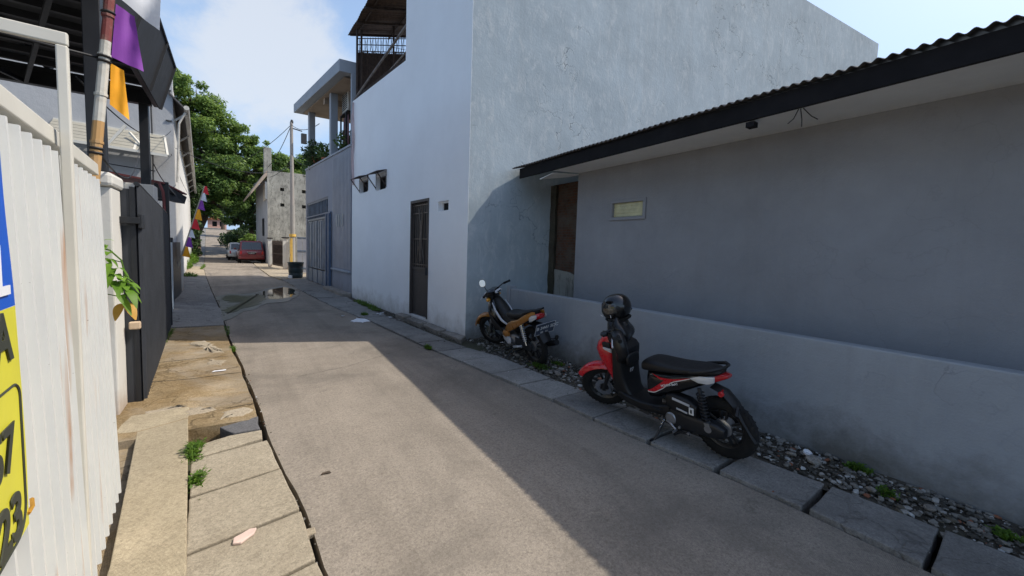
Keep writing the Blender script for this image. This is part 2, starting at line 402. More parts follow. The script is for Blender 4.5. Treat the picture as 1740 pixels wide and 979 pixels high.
M['wire'] = paint('black_cable', (.012,.012,.014,1), rough=.6, var=.1)
M['pinkpipe'] = paint('pale_pink_conduit', (.55,.42,.42,1), rough=.5, var=.15)

def brickmat():
    N = NT('bare_brick'); p = N.pos((1,1,1))
    mp = N.node('ShaderNodeCombineXYZ'); sx = N.node('ShaderNodeSeparateXYZ'); N.link(p, sx.inputs[0])
    N.link(sx.outputs['Y'], mp.inputs[0]); N.link(sx.outputs['Z'], mp.inputs[1])
    b = N.node('ShaderNodeTexBrick'); N.link(mp.outputs[0], b.inputs['Vector']); b.inputs['Scale'].default_value = 5
    b.inputs['Color1'].default_value = (.13,.06,.035,1); b.inputs['Color2'].default_value = (.085,.045,.03,1); b.inputs['Mortar'].default_value = (.10,.085,.07,1)
    cc = N.mix(N.ramp(N.noise(p, 3, 6), .4, .65), b.outputs['Color'], (.12,.105,.085,1))
    return N.done(cc, .95, N.bump(N.math('ADD', b.outputs['Fac'], N.noise(p, 30, 5)), .7, .02), 0, .2)
M['brick'] = brickmat()
def gatemat():
    N = NT('white_gate_paint_with_rust'); p = N.pos(); ps = N.pos((30, 30, .55))
    cc = N.mix(N.ramp(N.noise(p, 3, 5), .3, .7), (.60,.615,.605,1), (.68,.685,.655,1))
    st = N.math('MULTIPLY', N.ramp(N.noise(ps, 1.0, 3, .5), .62, .70), N.ramp(N.noise(p, 1.6, 3), .44, .54))
    cc = N.mix(N.math('MULTIPLY', st, .75), cc, (.42,.19,.06,1))
    sp = N.ramp(N.noise(p, 45, 3, .6), .74, .78)
    cc = N.mix(N.math('MULTIPLY', sp, .7), cc, (.12,.09,.07,1))
    return N.done(cc, .42, N.bump(N.noise(p, 40, 3), .06, .004), 0, .4)
M['gatewhite'] = gatemat()
def bamboomat():
    N = NT('painted_bamboo'); p = N.pos()
    sx = N.node('ShaderNodeSeparateXYZ'); N.link(p, sx.inputs[0])
    cr = N.node('ShaderNodeValToRGB'); e = cr.color_ramp.elements; cr.color_ramp.interpolation = 'CONSTANT'
    e[0].position = 0; e[0].color = (.42,.25,.10,1); e[1].position = .33; e[1].color = (.50,.49,.44,1)
    k = e.new(.72); k.color = (.17,.045,.04,1)
    zz = N.math('DIVIDE', N.math('SUBTRACT', sx.outputs['Z'], 1.9), 1.3); N.link(zz, cr.inputs['Fac'])
    cc = N.mix(N.math('MULTIPLY', N.ramp(N.noise(p, 20, 4), .5, .7), .35), cr.outputs['Color'], (.3,.26,.2,1))
    return N.done(cc, .6, N.bump(N.noise(p, 40, 3), .2, .005), 0, .3)
M['bamboo'] = bamboomat()
# ------------------------------------------------------------------ walls with real openings
def wall_mb(a, b, z0, z1a, z1b, thick, inn, holes=(), mb=None):
    a = Vector((a[0], a[1], 0)); b = Vector((b[0], b[1], 0)); L = (b-a).length; u = (b-a)/L
    n = Vector((inn[0], inn[1], 0)).normalized()*thick
    mb = mb or MB()
    ss = sorted({0, L} | {h[0] for h in holes} | {h[1] for h in holes}); zs = sorted({z0} | {h[2] for h in holes} | {h[3] for h in holes}) + ['top']
    top = lambda s: z1a + (z1b-z1a)*s/L
    def P(s, z, back): return a + u*s + Vector((0,0, top(s) if z == 'top' else z)) + (n if back else Vector())
    def inhole(i, j):
        sc = (ss[i]+ss[i+1])/2; zl = zs[j]; zh = zs[j+1]
        if zh == 'top': return any(h[0] < sc < h[1] and h[3] == 'top' for h in holes)
        return any(h[0] < sc < h[1] and h[2] <= zl and zh <= h[3] for h in holes)
    ni, nj = len(ss)-1, len(zs)-1
    solid = lambda i, j: 0 <= i < ni and 0 <= j < nj and not inhole(i, j)
    for i in range(ni):
        for j in range(nj):
            if not solid(i, j): continue
            s0, s1, q0, q1 = ss[i], ss[i+1], zs[j], zs[j+1]
            mb.quad(P(s0,q0,0), P(s1,q0,0), P(s1,q1,0), P(s0,q1,0)); mb.quad(P(s0,q0,1), P(s0,q1,1), P(s1,q1,1), P(s1,q0,1))
            if not solid(i-1, j): mb.quad(P(s0,q0,0), P(s0,q1,0), P(s0,q1,1), P(s0,q0,1))
            if not solid(i+1, j): mb.quad(P(s1,q0,0), P(s1,q0,1), P(s1,q1,1), P(s1,q1,0))
            if not solid(i, j-1): mb.quad(P(s0,q0,0), P(s0,q0,1), P(s1,q0,1), P(s1,q0,0))
            if not solid(i, j+1): mb.quad(P(s0,q1,0), P(s1,q1,0), P(s1,q1,1), P(s0,q1,1))
    return mb
class Frame:
    """local frame on a wall: s along the wall, d out of the wall, z up"""
    def __init__(self, a, b, out):
        self.a = Vector((a[0], a[1], 0)); self.u = (Vector((b[0], b[1], 0)) - self.a).normalized()
        n = Vector((-self.u.y, self.u.x, 0)); self.n = n if n.dot(Vector((out[0], out[1], 0))) > 0 else -n
        self.M = Matrix((( self.u.x, self.n.x, 0, self.a.x), (self.u.y, self.n.y, 0, self.a.y), (0,0,1,0), (0,0,0,1)))
    def p(self, s, d, z): return self.M @ Vector((s, d, z))

rng = random.Random(7)
def lerp(a, b, t): return a + (b-a)*t
def pl(poly, y):
    for (x0, y0), (x1, y1) in zip(poly, poly[1:]):
        if y0 <= y <= y1: return lerp(x0, x1, (y-y0)/(y1-y0))
    return poly[0][0] if y < poly[0][1] else poly[-1][0]
def terrain(y):
    if y <= 42: return 0.0
    t = y-42; return .074*t*min(1, t/12) if t < 60 else .074*60 + .02*(t-60)

# ------------------------------------------------------------------ ground, road, pavements
RL = [(.84,-4),(.47,1.0),(.345,1.96),(.335,2.44),(.275,3.0),(.225,3.56),(.20,4.12),(.08,6.0),(-.0,6.9),(-.10,8.45),(-.24,11.0),(-.6,16),(-1.03,22.4),(-1.5,30),(-2.15,45),(-3.2,70),(-4.5,100)]
RR = [(3.02,-4),(2.97,-.3),(2.92,.27),(2.93,.82),(2.90,1.36),(2.83,1.91),(2.78,2.48),(2.77,3.04),(2.72,3.59),(2.66,4.1),(2.60,4.8),(2.48,6),(2.42,7.1),(2.27,9.8),(2.06,11.2),(1.9,14),(1.76,18.9),(1.37,22.5),(1.2,34),(1.15,42),(.2,70),(-1.5,100)]
def ysteps(a, b, st):
    n = max(1, int(round((b-a)/st))); return [a + (b-a)*i/n for i in range(n+1)]
mb = MB()
g = [-400,-150,-60,-20,-8,0,8,20,60,150,400]; gy = [-300,-100,-30,-6] + ysteps(0, 42, 6) + ysteps(45, 102, 3) + [150, 300, 600]
for yy in gy:
    for xx in g: mb.v.append(Vector((xx, yy, terrain(yy) - .22)))
for i in range(len(gy)-1):
    for j in range(len(g)-1):
        k = i*len(g)+j; mb.f.append((k, k+1, k+len(g)+1, k+len(g))); mb.mi.append(0)
tag(mb.build('ground', M['ground'], smooth=True), kind='structure')
# road: a concrete slab with real side faces
mb = MB(); nx = 8; R = []
ys = ysteps(-4, 24, .25) + ysteps(24.5, 102, 1.5)
for yy in ys:
    l, r = pl(RL, yy), pl(RR, yy); wob = .004*math.sin(yy*3.1)+.003*math.sin(yy*7.7)
    if yy < 9: l += .007*noise.noise(Vector((yy*3, 0, 4)))
    row = [Vector((l+wob, yy, terrain(yy)-.25))]
    for j in range(nx+1):
        x = lerp(l+wob, r+wob*.5, j/nx); z = terrain(yy) + .006*noise.noise(Vector((x*.8, yy*.5, 0)))
        row.append(Vector((x, yy, z)))
    row.append(Vector((r, yy, terrain(yy)-.25))); R.append(row)
n = len(R[0]); mb.v = [p for r in R for p in r]
for i in range(len(R)-1):
    for j in range(n-1):
        mb.f.append((i*n+j, i*n+j+1, (i+1)*n+j+1, (i+1)*n+j)); mb.mi.append(0)
tag(mb.build('road', M['road'], smooth=True, angle=40), kind='structure')
# shrinkage cracks in the road (thin dark recess strips)
mb = MB()
def crack(pts, w, seed):
    r = random.Random(seed); P = []
    for (x0, y0), (x1, y1) in zip(pts, pts[1:]):
        for i in range(12):
            t = i/12; P.append((lerp(x0,x1,t)+r.uniform(-.012,.012), lerp(y0,y1,t)+r.uniform(-.012,.012)))
    P.append(pts[-1])
    for (x0, y0), (x1, y1) in zip(P, P[1:]):
        d = Vector((x1-x0, y1-y0, 0)); s = Vector((-d.y, d.x, 0)).normalized()*w*r.uniform(.3,1)
        z = .011
        mb.quad((x0-s.x, y0-s.y, z), (x1-s.x, y1-s.y, z), (x1+s.x, y1+s.y, z), (x0+s.x, y0+s.y, z))
crack([(.55,5.2),(1.2,5.35),(1.75,5.65),(2.45,6.0)], .004, 1)
tag(mb.build('road', M['dirt']), kind='structure')

def slab_poly(name, poly, z0, z1, mat, tilt=(0,0), bevel=.008, parent=None):
    cx = sum(p[0] for p in poly)/len(poly); cy = sum(p[1] for p in poly)/len(poly)
    mb = MB(); mb.prism([(x-cx, y-cy) for x, y in poly], z0, z1, 'XY')
    o = mb.build(name, mat, parent, bevel=bevel)
    o.location = (cx, cy, 0); o.rotation_euler = (tilt[0], tilt[1], 0)
    return o
def ragged(poly, amp, step, seed, close=True):
    r = random.Random(seed); out = []
    n = len(poly)
    for i in range(n):
        (x0, y0), (x1, y1) = poly[i], poly[(i+1)%n]; L = math.hypot(x1-x0, y1-y0); k = max(1, int(L/step))
        for j in range(k):
            t = j/k; out.append((lerp(x0,x1,t)+r.uniform(-amp,amp), lerp(y0,y1,t)+r.uniform(-amp,amp)))
    return out

# right-hand drain cover slabs, each one a thing
SJ = [-1.38,-.83,-.28,.27,.815,1.36,1.91,2.48,3.04,3.59,4.10,4.80,5.45,6.1,6.75,7.4,8.1,8.8]
SIN = [(3.52,-4),(3.46,-.3),(3.42,.27),(3.385,.81),(3.33,1.36),(3.30,1.92),(3.33,2.5),(3.27,3.07),(3.23,3.59),(3.22,4.1),(3.2,4.85),(3.02,5.6),(2.98,6.2),(2.92,7.5),(2.86,9)]
place = {.27: 'concrete drain slab with the widest dark joint on its near side', .815: 'concrete drain slab between the two widest dark joints', 1.36: 'concrete drain slab just nearer than the red scooter rear tyre',
  1.91: 'concrete drain slab under the red scooter engine and rear tyre', 2.48: 'concrete drain slab under the red scooter side stand', 3.04: 'concrete drain slab under the red scooter front wheel', 3.59: 'pale concrete drain slab just past the red scooter front wheel',
  4.10: 'pale chipped concrete drain slab below the orange motorcycle rear wheel', 4.80: 'concrete drain slab beside the rubble in front of the orange motorcycle', 5.45: 'concrete drain slab in front of the white house corner', 6.1: 'first concrete drain slab along the white house, just past its corner'}
ordn = ['second','third','fourth','fifth','sixth']; oi = 0
for k in range(len(SJ)-1):
    y0, y1 = SJ[k]+.011, SJ[k+1]-.011
    if y0 > .2 and y0 < 1.4: y0 += .008; y1 -= .014
    xo0, xo1 = pl(RR, y0)+.012, pl(RR, y1)+.012; xi0, xi1 = pl(SIN, y0), pl(SIN, y1)
    r = random.Random(k+20)
    poly = ragged([(xo0,y0),(xi0,y0),(xi1,y1),(xo1,y1)], .004, .12, k)
    o = slab_poly('drain_slab', poly, -.09, .028 + r.uniform(-.006,.006), M['slab' if 2.9 < y0 < 5 else 'slab_dark'], (r.uniform(-.008,.008), r.uniform(-.006,.01)))
    yt = SJ[k+1]
    if yt in place: lab = place[yt]
    elif yt < .2: lab = '%s concrete drain slab nearer than the cut off one' % ['fourth','third','second'][k] if k < 3 else 'nearest concrete drain slab, cut off by the frame corner'
    else: lab = '%s concrete drain slab along the white house, counted from its corner' % ordn[min(oi,4)]; oi += 1
    tag(o, lab, 'drain slab', 'concrete drain slabs along the right side')
# rough pavement further along the right side
for poly, z, m, nm in (([(2.27,8.85),(2.84,8.85),(2.83,12.8),(2.0,12.8),(2.06,11.2)], .018, 'greyslab', 'pavement'), ([(2.0,12.83),(2.98,12.83),(2.66,20.2),(1.72,20.2),(1.78,18.9),(1.92,14)], .022, 'greyslab', 'pavement'), ([(1.7,20.25),(4.9,20.25),(4.9,37.5),(1.25,37.5),(1.22,34),(1.4,22.5)], .02, 'sandpatch', 'ground')):
    mb = MB(); mb.prism(ragged(poly, .03, .4, 5), -.15, z, 'XY'); tag(mb.build(nm, M[m], bevel=.01), kind='structure')
# dirt strip behind the slabs, under the rubble
mb = MB(); ys = ysteps(-4, 6.6, .11); nx = 9; R = []
for yy in ys:
    xi = pl(SIN, yy)-.05; xo = 4.0
    R.append([Vector((lerp(xi, xo, j/nx), yy, .0 + .03*noise.noise(Vector((lerp(xi,xo,j/nx)*4, yy*3, 1))) + .022*(j/nx))) for j in range(nx+1)])
mb.v = [p for r in R for p in r]; n = nx+1
for i in range(len(R)-1):
    for j in range(nx): mb.f.append((i*n+j, i*n+j+1, (i+1)*n+j+1, (i+1)*n+j)); mb.mi.append(0)
tag(mb.build('ground', M['dirt'], smooth='all'), kind='structure')
mb = MB(); mb.prism([(2.6,6.0),(3.35,6.0),(3.05,12.8),(2.6,12.8)], -.2, -.012, 'XY'); tag(mb.build('ground', M['dirt']), kind='structure')
# broken concrete kerb along the foot of the white house
for k, (y0, y1, w, h) in enumerate([(5.75,6.55,.2,.075),(6.6,7.35,.19,.085),(7.42,8.1,.2,.09),(8.2,8.75,.2,.10)]):
    xw = lambda y: 3.32 - .047*(y-6.0) - .012
    poly = ragged([(xw(y0)-w, y0), (xw(y0)-.0, y0+.02 if y0 > 6 else 5.98), (xw(y1), y1), (xw(y1)-w*.9, y1-.03)], .016, .14, k+40)
    o = slab_poly('broken_kerb', poly, -.05, h, M['kerbstone'], (rng.uniform(-.02,.02), rng.uniform(-.06,-.02)), bevel=.018)
    tag(o, ['broken concrete kerb piece at the white house corner', 'second broken kerb piece, before the brown door', 'cracked kerb piece right under the brown door', 'mossy kerb piece past the brown door'][k], 'kerb', 'broken kerb along the white house')
mb = MB(); mb.prism([(2.72,12.75),(2.99,12.75),(2.86,15.4),(2.6,15.4)], -.1, .13, 'XY'); o = mb.build('concrete_step', M['kerbstone'], bevel=.03); tag(o, 'rough concrete step at the foot of the grey garage, next to its blue gate', 'step')

# left side: drain slabs, ridged threshold, stained pavement
LS = [.9, 1.50, 1.98, 2.44, 3.0, 3.52]
llab = ['warm grey pavement slab two before the pinkish stone chip, beside the threshold', 'warm grey pavement slab just before the slab with the pinkish chip', 'square pavement slab carrying the pinkish stone chip', 'square warm grey pavement slab just past the stone chip slab', 'pavement slab with a white paint smear and weeds at its corner']
for k in range(len(LS)-1):
    y0, y1 = LS[k]+.01, LS[k+1]-.012
    sk = .06
    poly = ragged([(-.195-.025*(k-2), y0-sk*.3), (pl(RL,y0)-.034, y0+sk), (pl(RL,y1)-.032, y1+sk), (-.195-.025*(k-1), y1-sk*.3)], .004, .13, k+70)
    o = slab_poly('pavement_slab', poly, -.08, .03, M['slab_warm'], (rng.uniform(-.012,.012), rng.uniform(-.012,.012)))
    tag(o, llab[k], 'pavement slab', 'pavement slabs on the left')
poly = ragged([(-.24,3.53),(.17,3.63),(.165,3.8),(-.05,3.82),(-.25,3.74)], .006, .1, 3); tag(slab_poly('concrete_sill', poly, -.08, .026, M['slab_warm']), 'narrow warm concrete strip under the dark repaired patch', 'concrete strip')
poly = ragged([(-.02,3.84),(.165,3.82),(.15,4.1),(-.12,4.02)], .012, .1, 4); tag(slab_poly('repair_patch', poly, -.08, .034, M['asphaltpatch']), 'dark grey repaired patch between the warm grey slabs and the rust stained pavement', 'pavement patch')
mb = MB()
mb.prism([(-.13,.7),(-.47,.7),(-.445,1.2),(-.50,2.5),(-.655,4.2),(-.345,4.32),(-.205,2.3)], -.08, .05, 'XY')
mb.prism([(-.655,4.215),(-.345,4.335),(-.36,4.62),(-.80,4.62),(-.80,4.24)], -.08, .049, 'XY')
tag(mb.build('gate_threshold', M['threshold'], bevel=.006), 'long pale ridged concrete threshold beside the white sliding gate', 'threshold')
mb = MB(); mb.prism([(-.45,.7),(-.60,.7),(-.50,1.2),(-.59,2.5),(-.80,4.23),(-.655,4.2),(-.5,2.5),(-.447,1.2)], -.08, -.015, 'XY'); tag(mb.build('ground', M['brownslab']), kind='structure')
mb = MB(); mb.prism([(-.58,.7),(-.57,2.5),(-.79,4.2),(-1.4,4.2),(-1.4,.7)], -.08, .02, 'XY'); tag(mb.build('ground', M['slab_warm']), kind='structure')
def strip(name, left, right, y0, y1, mat, z=.02, zl=None, seed=1):
    mb = MB(); ys = ysteps(y0, y1, .12 if y0 < 9 else .4); R = []; nx = 15
    for yy in ys:
        l, r = left(yy), right(yy); row = [Vector((l, yy, -.2))]
        for j in range(nx+1):
            t = j/nx; row.append(Vector((lerp(l, r, t), yy, terrain(yy) + lerp(zl if zl is not None else z, z, t) + .012*noise.noise(Vector((lerp(l,r,t)*2.5, yy*1.5, seed))))))
        row.append(Vector((r, yy, -.2))); R.append(row)
    mb.rings(R); return tag(mb.build(name, M[mat], smooth=True), kind='structure')
pr = lambda d: (lambda y: pl(RL, y) - d + .015*noise.noise(Vector((y*2.3, 7, 0))))
strip('pavement', lambda y: -1.15, pr(.045), 4.05, 8.95, 'brownslab', z=.035, zl=.06)
strip('pavement', lambda y: lerp(-1.0, -2.0, (y-9)/13.5), pr(.03), 9.0, 22.4, 'greyslab', z=.03, zl=.07)
strip('pavement', lambda y: lerp(-2.0, -2.7, (y-22.4)/9), pr(.02), 22.45, 31, 'sandpatch', z=.02, zl=.05)
strip('pavement', lambda y: lerp(-2.8, -8, (y-31)/70), pr(.02), 31.05, 101, 'greyslab', z=.02)
# cream mortar smears on the stained pavement, draped over its surface
def psurf(x, y):
    l, r_ = -1.15, pr(.045)(y); t = max(0, min(1, (x-l)/(r_-l))); return lerp(.06, .035, t) + .012*noise.noise(Vector((x*2.5, y*1.5, 1)))
def drape(poly, dz):
    mb = MB(); cx = sum(p[0] for p in poly)/len(poly); cy = sum(p[1] for p in poly)/len(poly); n = len(poly)
    for k in range(1, 6):
        for x, y in poly: q = k/5; X, Y = lerp(cx, x, q), lerp(cy, y, q); mb.v.append(Vector((X, Y, psurf(X, Y) + (dz if k < 5 else -.004))))
    o = len(mb.v); mb.v.append(Vector((cx, cy, psurf(cx, cy)+dz)))
    for i in range(n):
        j = (i+1) % n; mb.f.append((o, i, j)); mb.mi.append(0)
        for k in range(4): mb.f.append((k*n+i, (k+1)*n+i, (k+1)*n+j, k*n+j)); mb.mi.append(0)
    return mb
for k, poly in enumerate([[(-.12,4.14),(.13,4.2),(.12,4.36),(-.1,4.34)], [(-.38,4.62),(-.16,4.5),(-.18,4.4),(-.36,4.36)], [(-.68,4.68),(-.40,4.72),(-.38,4.63),(-.68,4.62)], [(-.62,7.6),(-.38,7.75),(-.2,7.1),(-.12,6.7),(-.25,6.75),(-.42,7.2)], [(-.3,6.4),(-.1,6.3),(-.15,6.0),(-.3,6.1)]]):
    tag(drape(ragged(poly, .03, .045, k+9), .005).build('pavement', M['sandpatch'], smooth='all'), kind='structure')
for k, (x0, x1, yy) in enumerate([(-.08,.14,4.42),(-.75,.05,5.6),(-.9,.02,6.5),(-1,-.15,9.02)]):
    n_ = 30; mb = MB()
    for i in range(n_):
        xa, xb = lerp(x0,x1,i/n_), lerp(x0,x1,(i+1)/n_); f_ = lambda x: yy + .012*noise.noise(Vector((x*9,k,0))); w_ = lambda x: .005+.006*abs(noise.noise(Vector((x*14,k,3))))
        mb.quad(*[(x, f_(x)+s*w_(x), psurf(x, min(8.94,f_(x)))+.003) for x, s in ((xa,-1),(xb,-1),(xb,1),(xa,1))])
    tag(mb.build('pavement', M['dirt']), kind='structure')
# puddle with ragged outline, lying on the road
def water_mat():
    N = NT('puddle_water'); p = N.pos()
    return N.done(N.mix(N.noise(p, 2, 4), (.02,.022,.014,1), (.05,.048,.035,1)), .03, N.bump(N.noise(p, 5, 3), .02, .01), 0, .9)
M['water'] = water_mat()
def wet_mat():
    N = NT('wet_concrete'); p = N.pos()
    return N.done(N.mix(N.ramp(N.noise(p, 1.5, 6), .3, .7), (.075,.07,.06,1), (.12,.115,.10,1)), N.math('ADD', N.math('MULTIPLY', N.noise(p, 4, 4), .4), .2), N.bump(N.noise(p, 60, 4), .2, .008), 0, .5)
M['wet'] = wet_mat()
M['algae'] = concrete('wet_green_algae', (.022,.026,.012,1), (.055,.055,.03,1), rough=.28, bump=.3, scale=2.5)
moss = [(-.32,13.6),(-.1,14.4),(.3,13.9),(.62,14.4),(.75,13.7),(.7,12.9),(.5,11.9),(.25,11.6),(.1,11.0),(-.12,10.5),(-.20,11.2),(.05,12.1),(.2,12.6),(-.05,12.5),(-.22,13.1)]
mb = MB(); mb.prism(ragged(moss, .07, .16, 5), .0, .0145, 'XY'); tag(mb.build('road', M['algae']), kind='structure')
pud = [(.55,14.3),(1.0,15.8),(1.5,16.4),(1.72,15.6),(1.55,14.0),(1.3,13.2),(1.0,12.9),(.72,13.1),(.6,13.6)]
mb = MB(); mb.prism(ragged([(x*1.0 if k%2 else x, y) for k,(x,y) in enumerate(pud)], .05, .25, 3), .0, .0135, 'XY'); tag(mb.build('water', M['algae'] if False else M['water']), kind='structure')
cx, cy = .7, 13.4; pud = [(-.30,13.8),(-.1,14.6),(.3,14.3),(.62,14.7),(1.0,15.8),(1.5,16.4),(1.72,15.6),(1.55,13.6),(1.15,12.5),(.7,12.4),(.5,11.7),(.25,11.3),(.1,10.8),(-.1,10.3),(-.20,11.2),(-.25,12.6)]
mb = MB(); mb.prism(ragged([(cx+(x-cx)*1.12, cy+(y-cy)*1.22) for x, y in pud if x < 1.75], .06, .25, 8), .0, .0095, 'XY'); tag(mb.build('road', M['wet']), kind='structure')

# ------------------------------------------------------------------ low boundary wall and low house on the right
mb = MB(); mb.box(3.9, 4.03, -4, 5.47, -.15, .955)
o = mb.build('boundary_wall', M['lowwall'], bevel=.012); tag(o, 'low blue grey plastered boundary wall behind the two motorcycles', 'wall')
mb = MB(); mb.box(3.885, 4.045, 5.475, 5.56, -.15, 1.0); o = mb.build('wall_end_post', M['lowwall'], bevel=.01); tag(o, 'slightly taller end post of the low grey wall, by the orange motorcycle', 'post')
house = thing('low_house', 'long low grey house with deep eaves behind the boundary wall', 'house', (4.7,1,0))
HM = Matrix.Translation((-4.7,-1,0))
mb = wall_mb((4.7,-5), (4.7,4.74), 0, 2.95, 2.95, .12, (1,0), holes=[(8.43,8.97,2.16,2.37)])
mb.build('wall', M['housewall'], house, M=HM)
mb = MB(); mb.box(4.82, 4.9, -5, 4.62, -.1, 2.9); mb.box(4.9, 10, 4.66, 4.74, -.1, 2.9); mb.box(4.9, 12, -5.1, -5, -.1, 4); mb.build('inner_wall', M['dark'], house, M=HM)  # near-black boxes paint the darkness behind the vent opening
vw = MB(); y0, y1, z0, z1, t = 3.43, 3.97, 2.16, 2.37, .045
for b in ((y0-t,y1+t,z1,z1+t),(y0-t,y1+t,z0-t,z0),(y0-t,y0,z0,z1),(y1,y1+t,z0,z1)): vw.box(4.675, 4.7, b[0], b[1], b[2], b[3])
wf = vw.build('vent_window', M['housewall'], house, bevel=.003, M=HM)
mb = MB(); mb.box(4.73, 4.736, y0, y1, z0, z1)
for i in range(4): mb.box(4.722, 4.729, y0, y1, z0+.012+i*.05, z0+.05+i*.05)
mb.build('louvre', paint('olive_glass_louvre', (.62,.58,.34,1), rough=.3, var=.2), wf, M=HM)
# bare brick return wall with ragged plaster edge in the gap next to the tall house
mb = MB(); mb.box(5.06, 5.16, 4.7, 5.8, -.1, 2.9); mb.build('brick_return', M['brick'], house, M=HM)
mb = MB(); prev = None; R = []
for i in range(40):
    z = i*.075-.05; w = .11 + .035*noise.noise(Vector((0, z*3.5, 2))); d = .05*noise.noise(Vector((3, z*5, 1)))
    R.append([Vector((4.99+d*.3, 5.72-w, z)), Vector((5.058, 5.72-w+.01, z)), Vector((5.058, 5.76, z)), Vector((4.99+d*.3, 5.76, z))])
mb.rings(R); mb.build('broken_plaster_edge', M['dirt'], house, smooth=True, M=HM)
# concrete lower part of the return
mb = MB(); mb.prism(ragged([(4.72,-.1),(5.74,-.1),(5.74,1.3),(4.72,1.15)], .03, .15, 6), 5.03, 5.062, 'YZ'); mb.build('rendered_base', M['concgrey'], house, M=HM)
ex = lambda y: 3.79 + .061*(y-.2)          # eave line drifts slightly towards the wall
mb = MB()
for a, b in ((-5, 5.62),):
    for p in ((a,), (b,)): pass
    mb.add([(ex(a),a,2.86),(ex(a)+.03,a,2.86),(ex(a)+.03,a,3.02),(ex(a),a,3.02),(ex(b),b,2.885),(ex(b)+.03,b,2.885),(ex(b)+.03,b,3.055),(ex(b),b,3.055)], [(0,1,2,3),(7,6,5,4),(0,4,5,1),(1,5,6,2),(2,6,7,3),(3,7,4,0)])
mb.build('fascia', M['fascia'], house, bevel=.004, M=HM)
mb = MB(); e = .034
mb.add([(ex(-5)+e,-5,2.865),(4.695,-5,2.955),(4.695,4.72,2.93),(ex(4.72)+e,4.72,2.888),(ex(-5)+e,-5,2.89),(4.695,-5,2.98),(4.695,4.72,2.955),(ex(4.72)+e,4.72,2.913)], [(0,1,2,3),(7,6,5,4),(0,4,5,1),(1,5,6,2),(2,6,7,3),(3,7,4,0)])
mb.build('soffit', M['soffit'], house, M=HM)
mb = MB(); mb.add([(4.12,4.735,2.85),(4.72,4.735,2.91),(4.70,4.98,2.90),(4.10,5.02,2.79),(4.12,4.735,2.86),(4.72,4.735,2.92),(4.70,4.98,2.91),(4.10,5.02,2.802)], [(0,1,2,3),(7,6,5,4),(0,4,5,1),(1,5,6,2),(2,6,7,3),(3,7,4,0)])
mb.build('loose_soffit_board', M['soffit'], house, M=HM)
mb = MB(); mb.box(ex(1.9)-.012, ex(1.9)+.07, 1.70, 1.77, 2.815, 2.862); mb.build('batten_end', M['fascia'], house, M=HM)
mb = MB()
for k, (dy, dx, dz) in enumerate(((0,.05,-.13),(.05,-.02,-.10),(-.06,.1,-.08))):
    mb.tube([(ex(1.35)+.05,1.35+dy*.3,2.88),(ex(1.35)+.07+dx*.5,1.35+dy,2.85+dz*.4),(ex(1.35)+.05+dx,1.35+dy*1.6,2.87+dz)], .004, 5)
mb.build('loose_wire', M['wire'], house, M=HM)
mb = MB(); mb.prism([(4.031,-5),(4.698,-5),(4.698,4.7),(5.05,4.7),(5.05,5.7),(4.031,5.75)], -.15, .01, 'XY'); tag(mb.build('ground', M['sandpatch']), kind='structure')  # unseen pale yard floor, added to bounce light onto soffit and house wall
# corrugated roof sheet
mb = MB(); pitch = .076; ys = ysteps(-5, 5.80, pitch/8); nxs = [0, .35, 1.2, 7]; R = []
for yy in ys:
    w = .012*math.sin(2*PI*yy/pitch); sag = lerp(3.045, 3.078, (yy+5)/10.8) + .008*noise.noise(Vector((yy*1.3,0,0)))
    x0 = ex(yy)-.05 + .012*noise.noise(Vector((math.floor(yy/.9)*3.3, 5, 0)))
    R.append([Vector((x0+d, yy - 0.14*d*0, sag + d*.27 + w)) for d in nxs] + [Vector((x0+d, yy, sag + d*.27 + w - .004)) for d in reversed(nxs)])
mb.rings(R); mb.build('roof', M['zinc'], house, smooth='all', M=HM)

# ------------------------------------------------------------------ tall white house
A, B = (3.32,6.0), (3.0,12.8)
wh = thing('white_house', 'tall white house with a blue grey weathered side wall and narrow brown door', 'house', (6,9,0)); WM = Matrix.Translation((-6,-9,0))
F = Frame(A, B, (-1,0)); L = math.hypot(.32,6.8); S = lambda y: (y-6.0)*L/6.8
inn = -F.n
holes = [(S(7.50),S(8.40),.13,2.63), (S(6.70),S(7.12),2.33,2.52), (S(9.95),S(10.6),3.08,3.43), (S(11.34),S(12.0),3.14,3.48)]
mb = wall_mb(A, (A[0]+F.u.x*S(8.79), A[1]+F.u.y*S(8.79)), -.15, 8.85, 8.85, .16, inn, holes[:2])
mb = wall_mb((A[0]+F.u.x*S(8.79), A[1]+F.u.y*S(8.79)), B, -.15, 5.78, 5.98, .16, inn, [(h[0]-S(8.79), h[1]-S(8.79), h[2], h[3]) for h in holes[2:]], mb)
mb.build('street_wall', M['whitewall'], wh, M=WM, weld=True)
D = Vector((math.sin(rad(98.2)), math.cos(rad(98.2)), 0)); E0 = Vector((3.32+.003, 6.0, 0)); E1 = E0 + D*14.3
mb = wall_mb(E0.xy, E1.xy, -.15, 8.85, 8.85, .16, (-D.y, D.x)); mb.build('side_wall', M['greybluewall'], wh, M=WM)
f9 = Vector((A[0]+F.u.x*S(8.79), A[1]+F.u.y*S(8.79), 0))
mb = wall_mb((f9.x+.17, f9.y-.08), (f9.x+.17+9, f9.y-.08-1.2), 5.6, 8.84, 8.84, .12, (0,-1)); mb.build('terrace_wall', M['whitewall'], wh, M=WM)
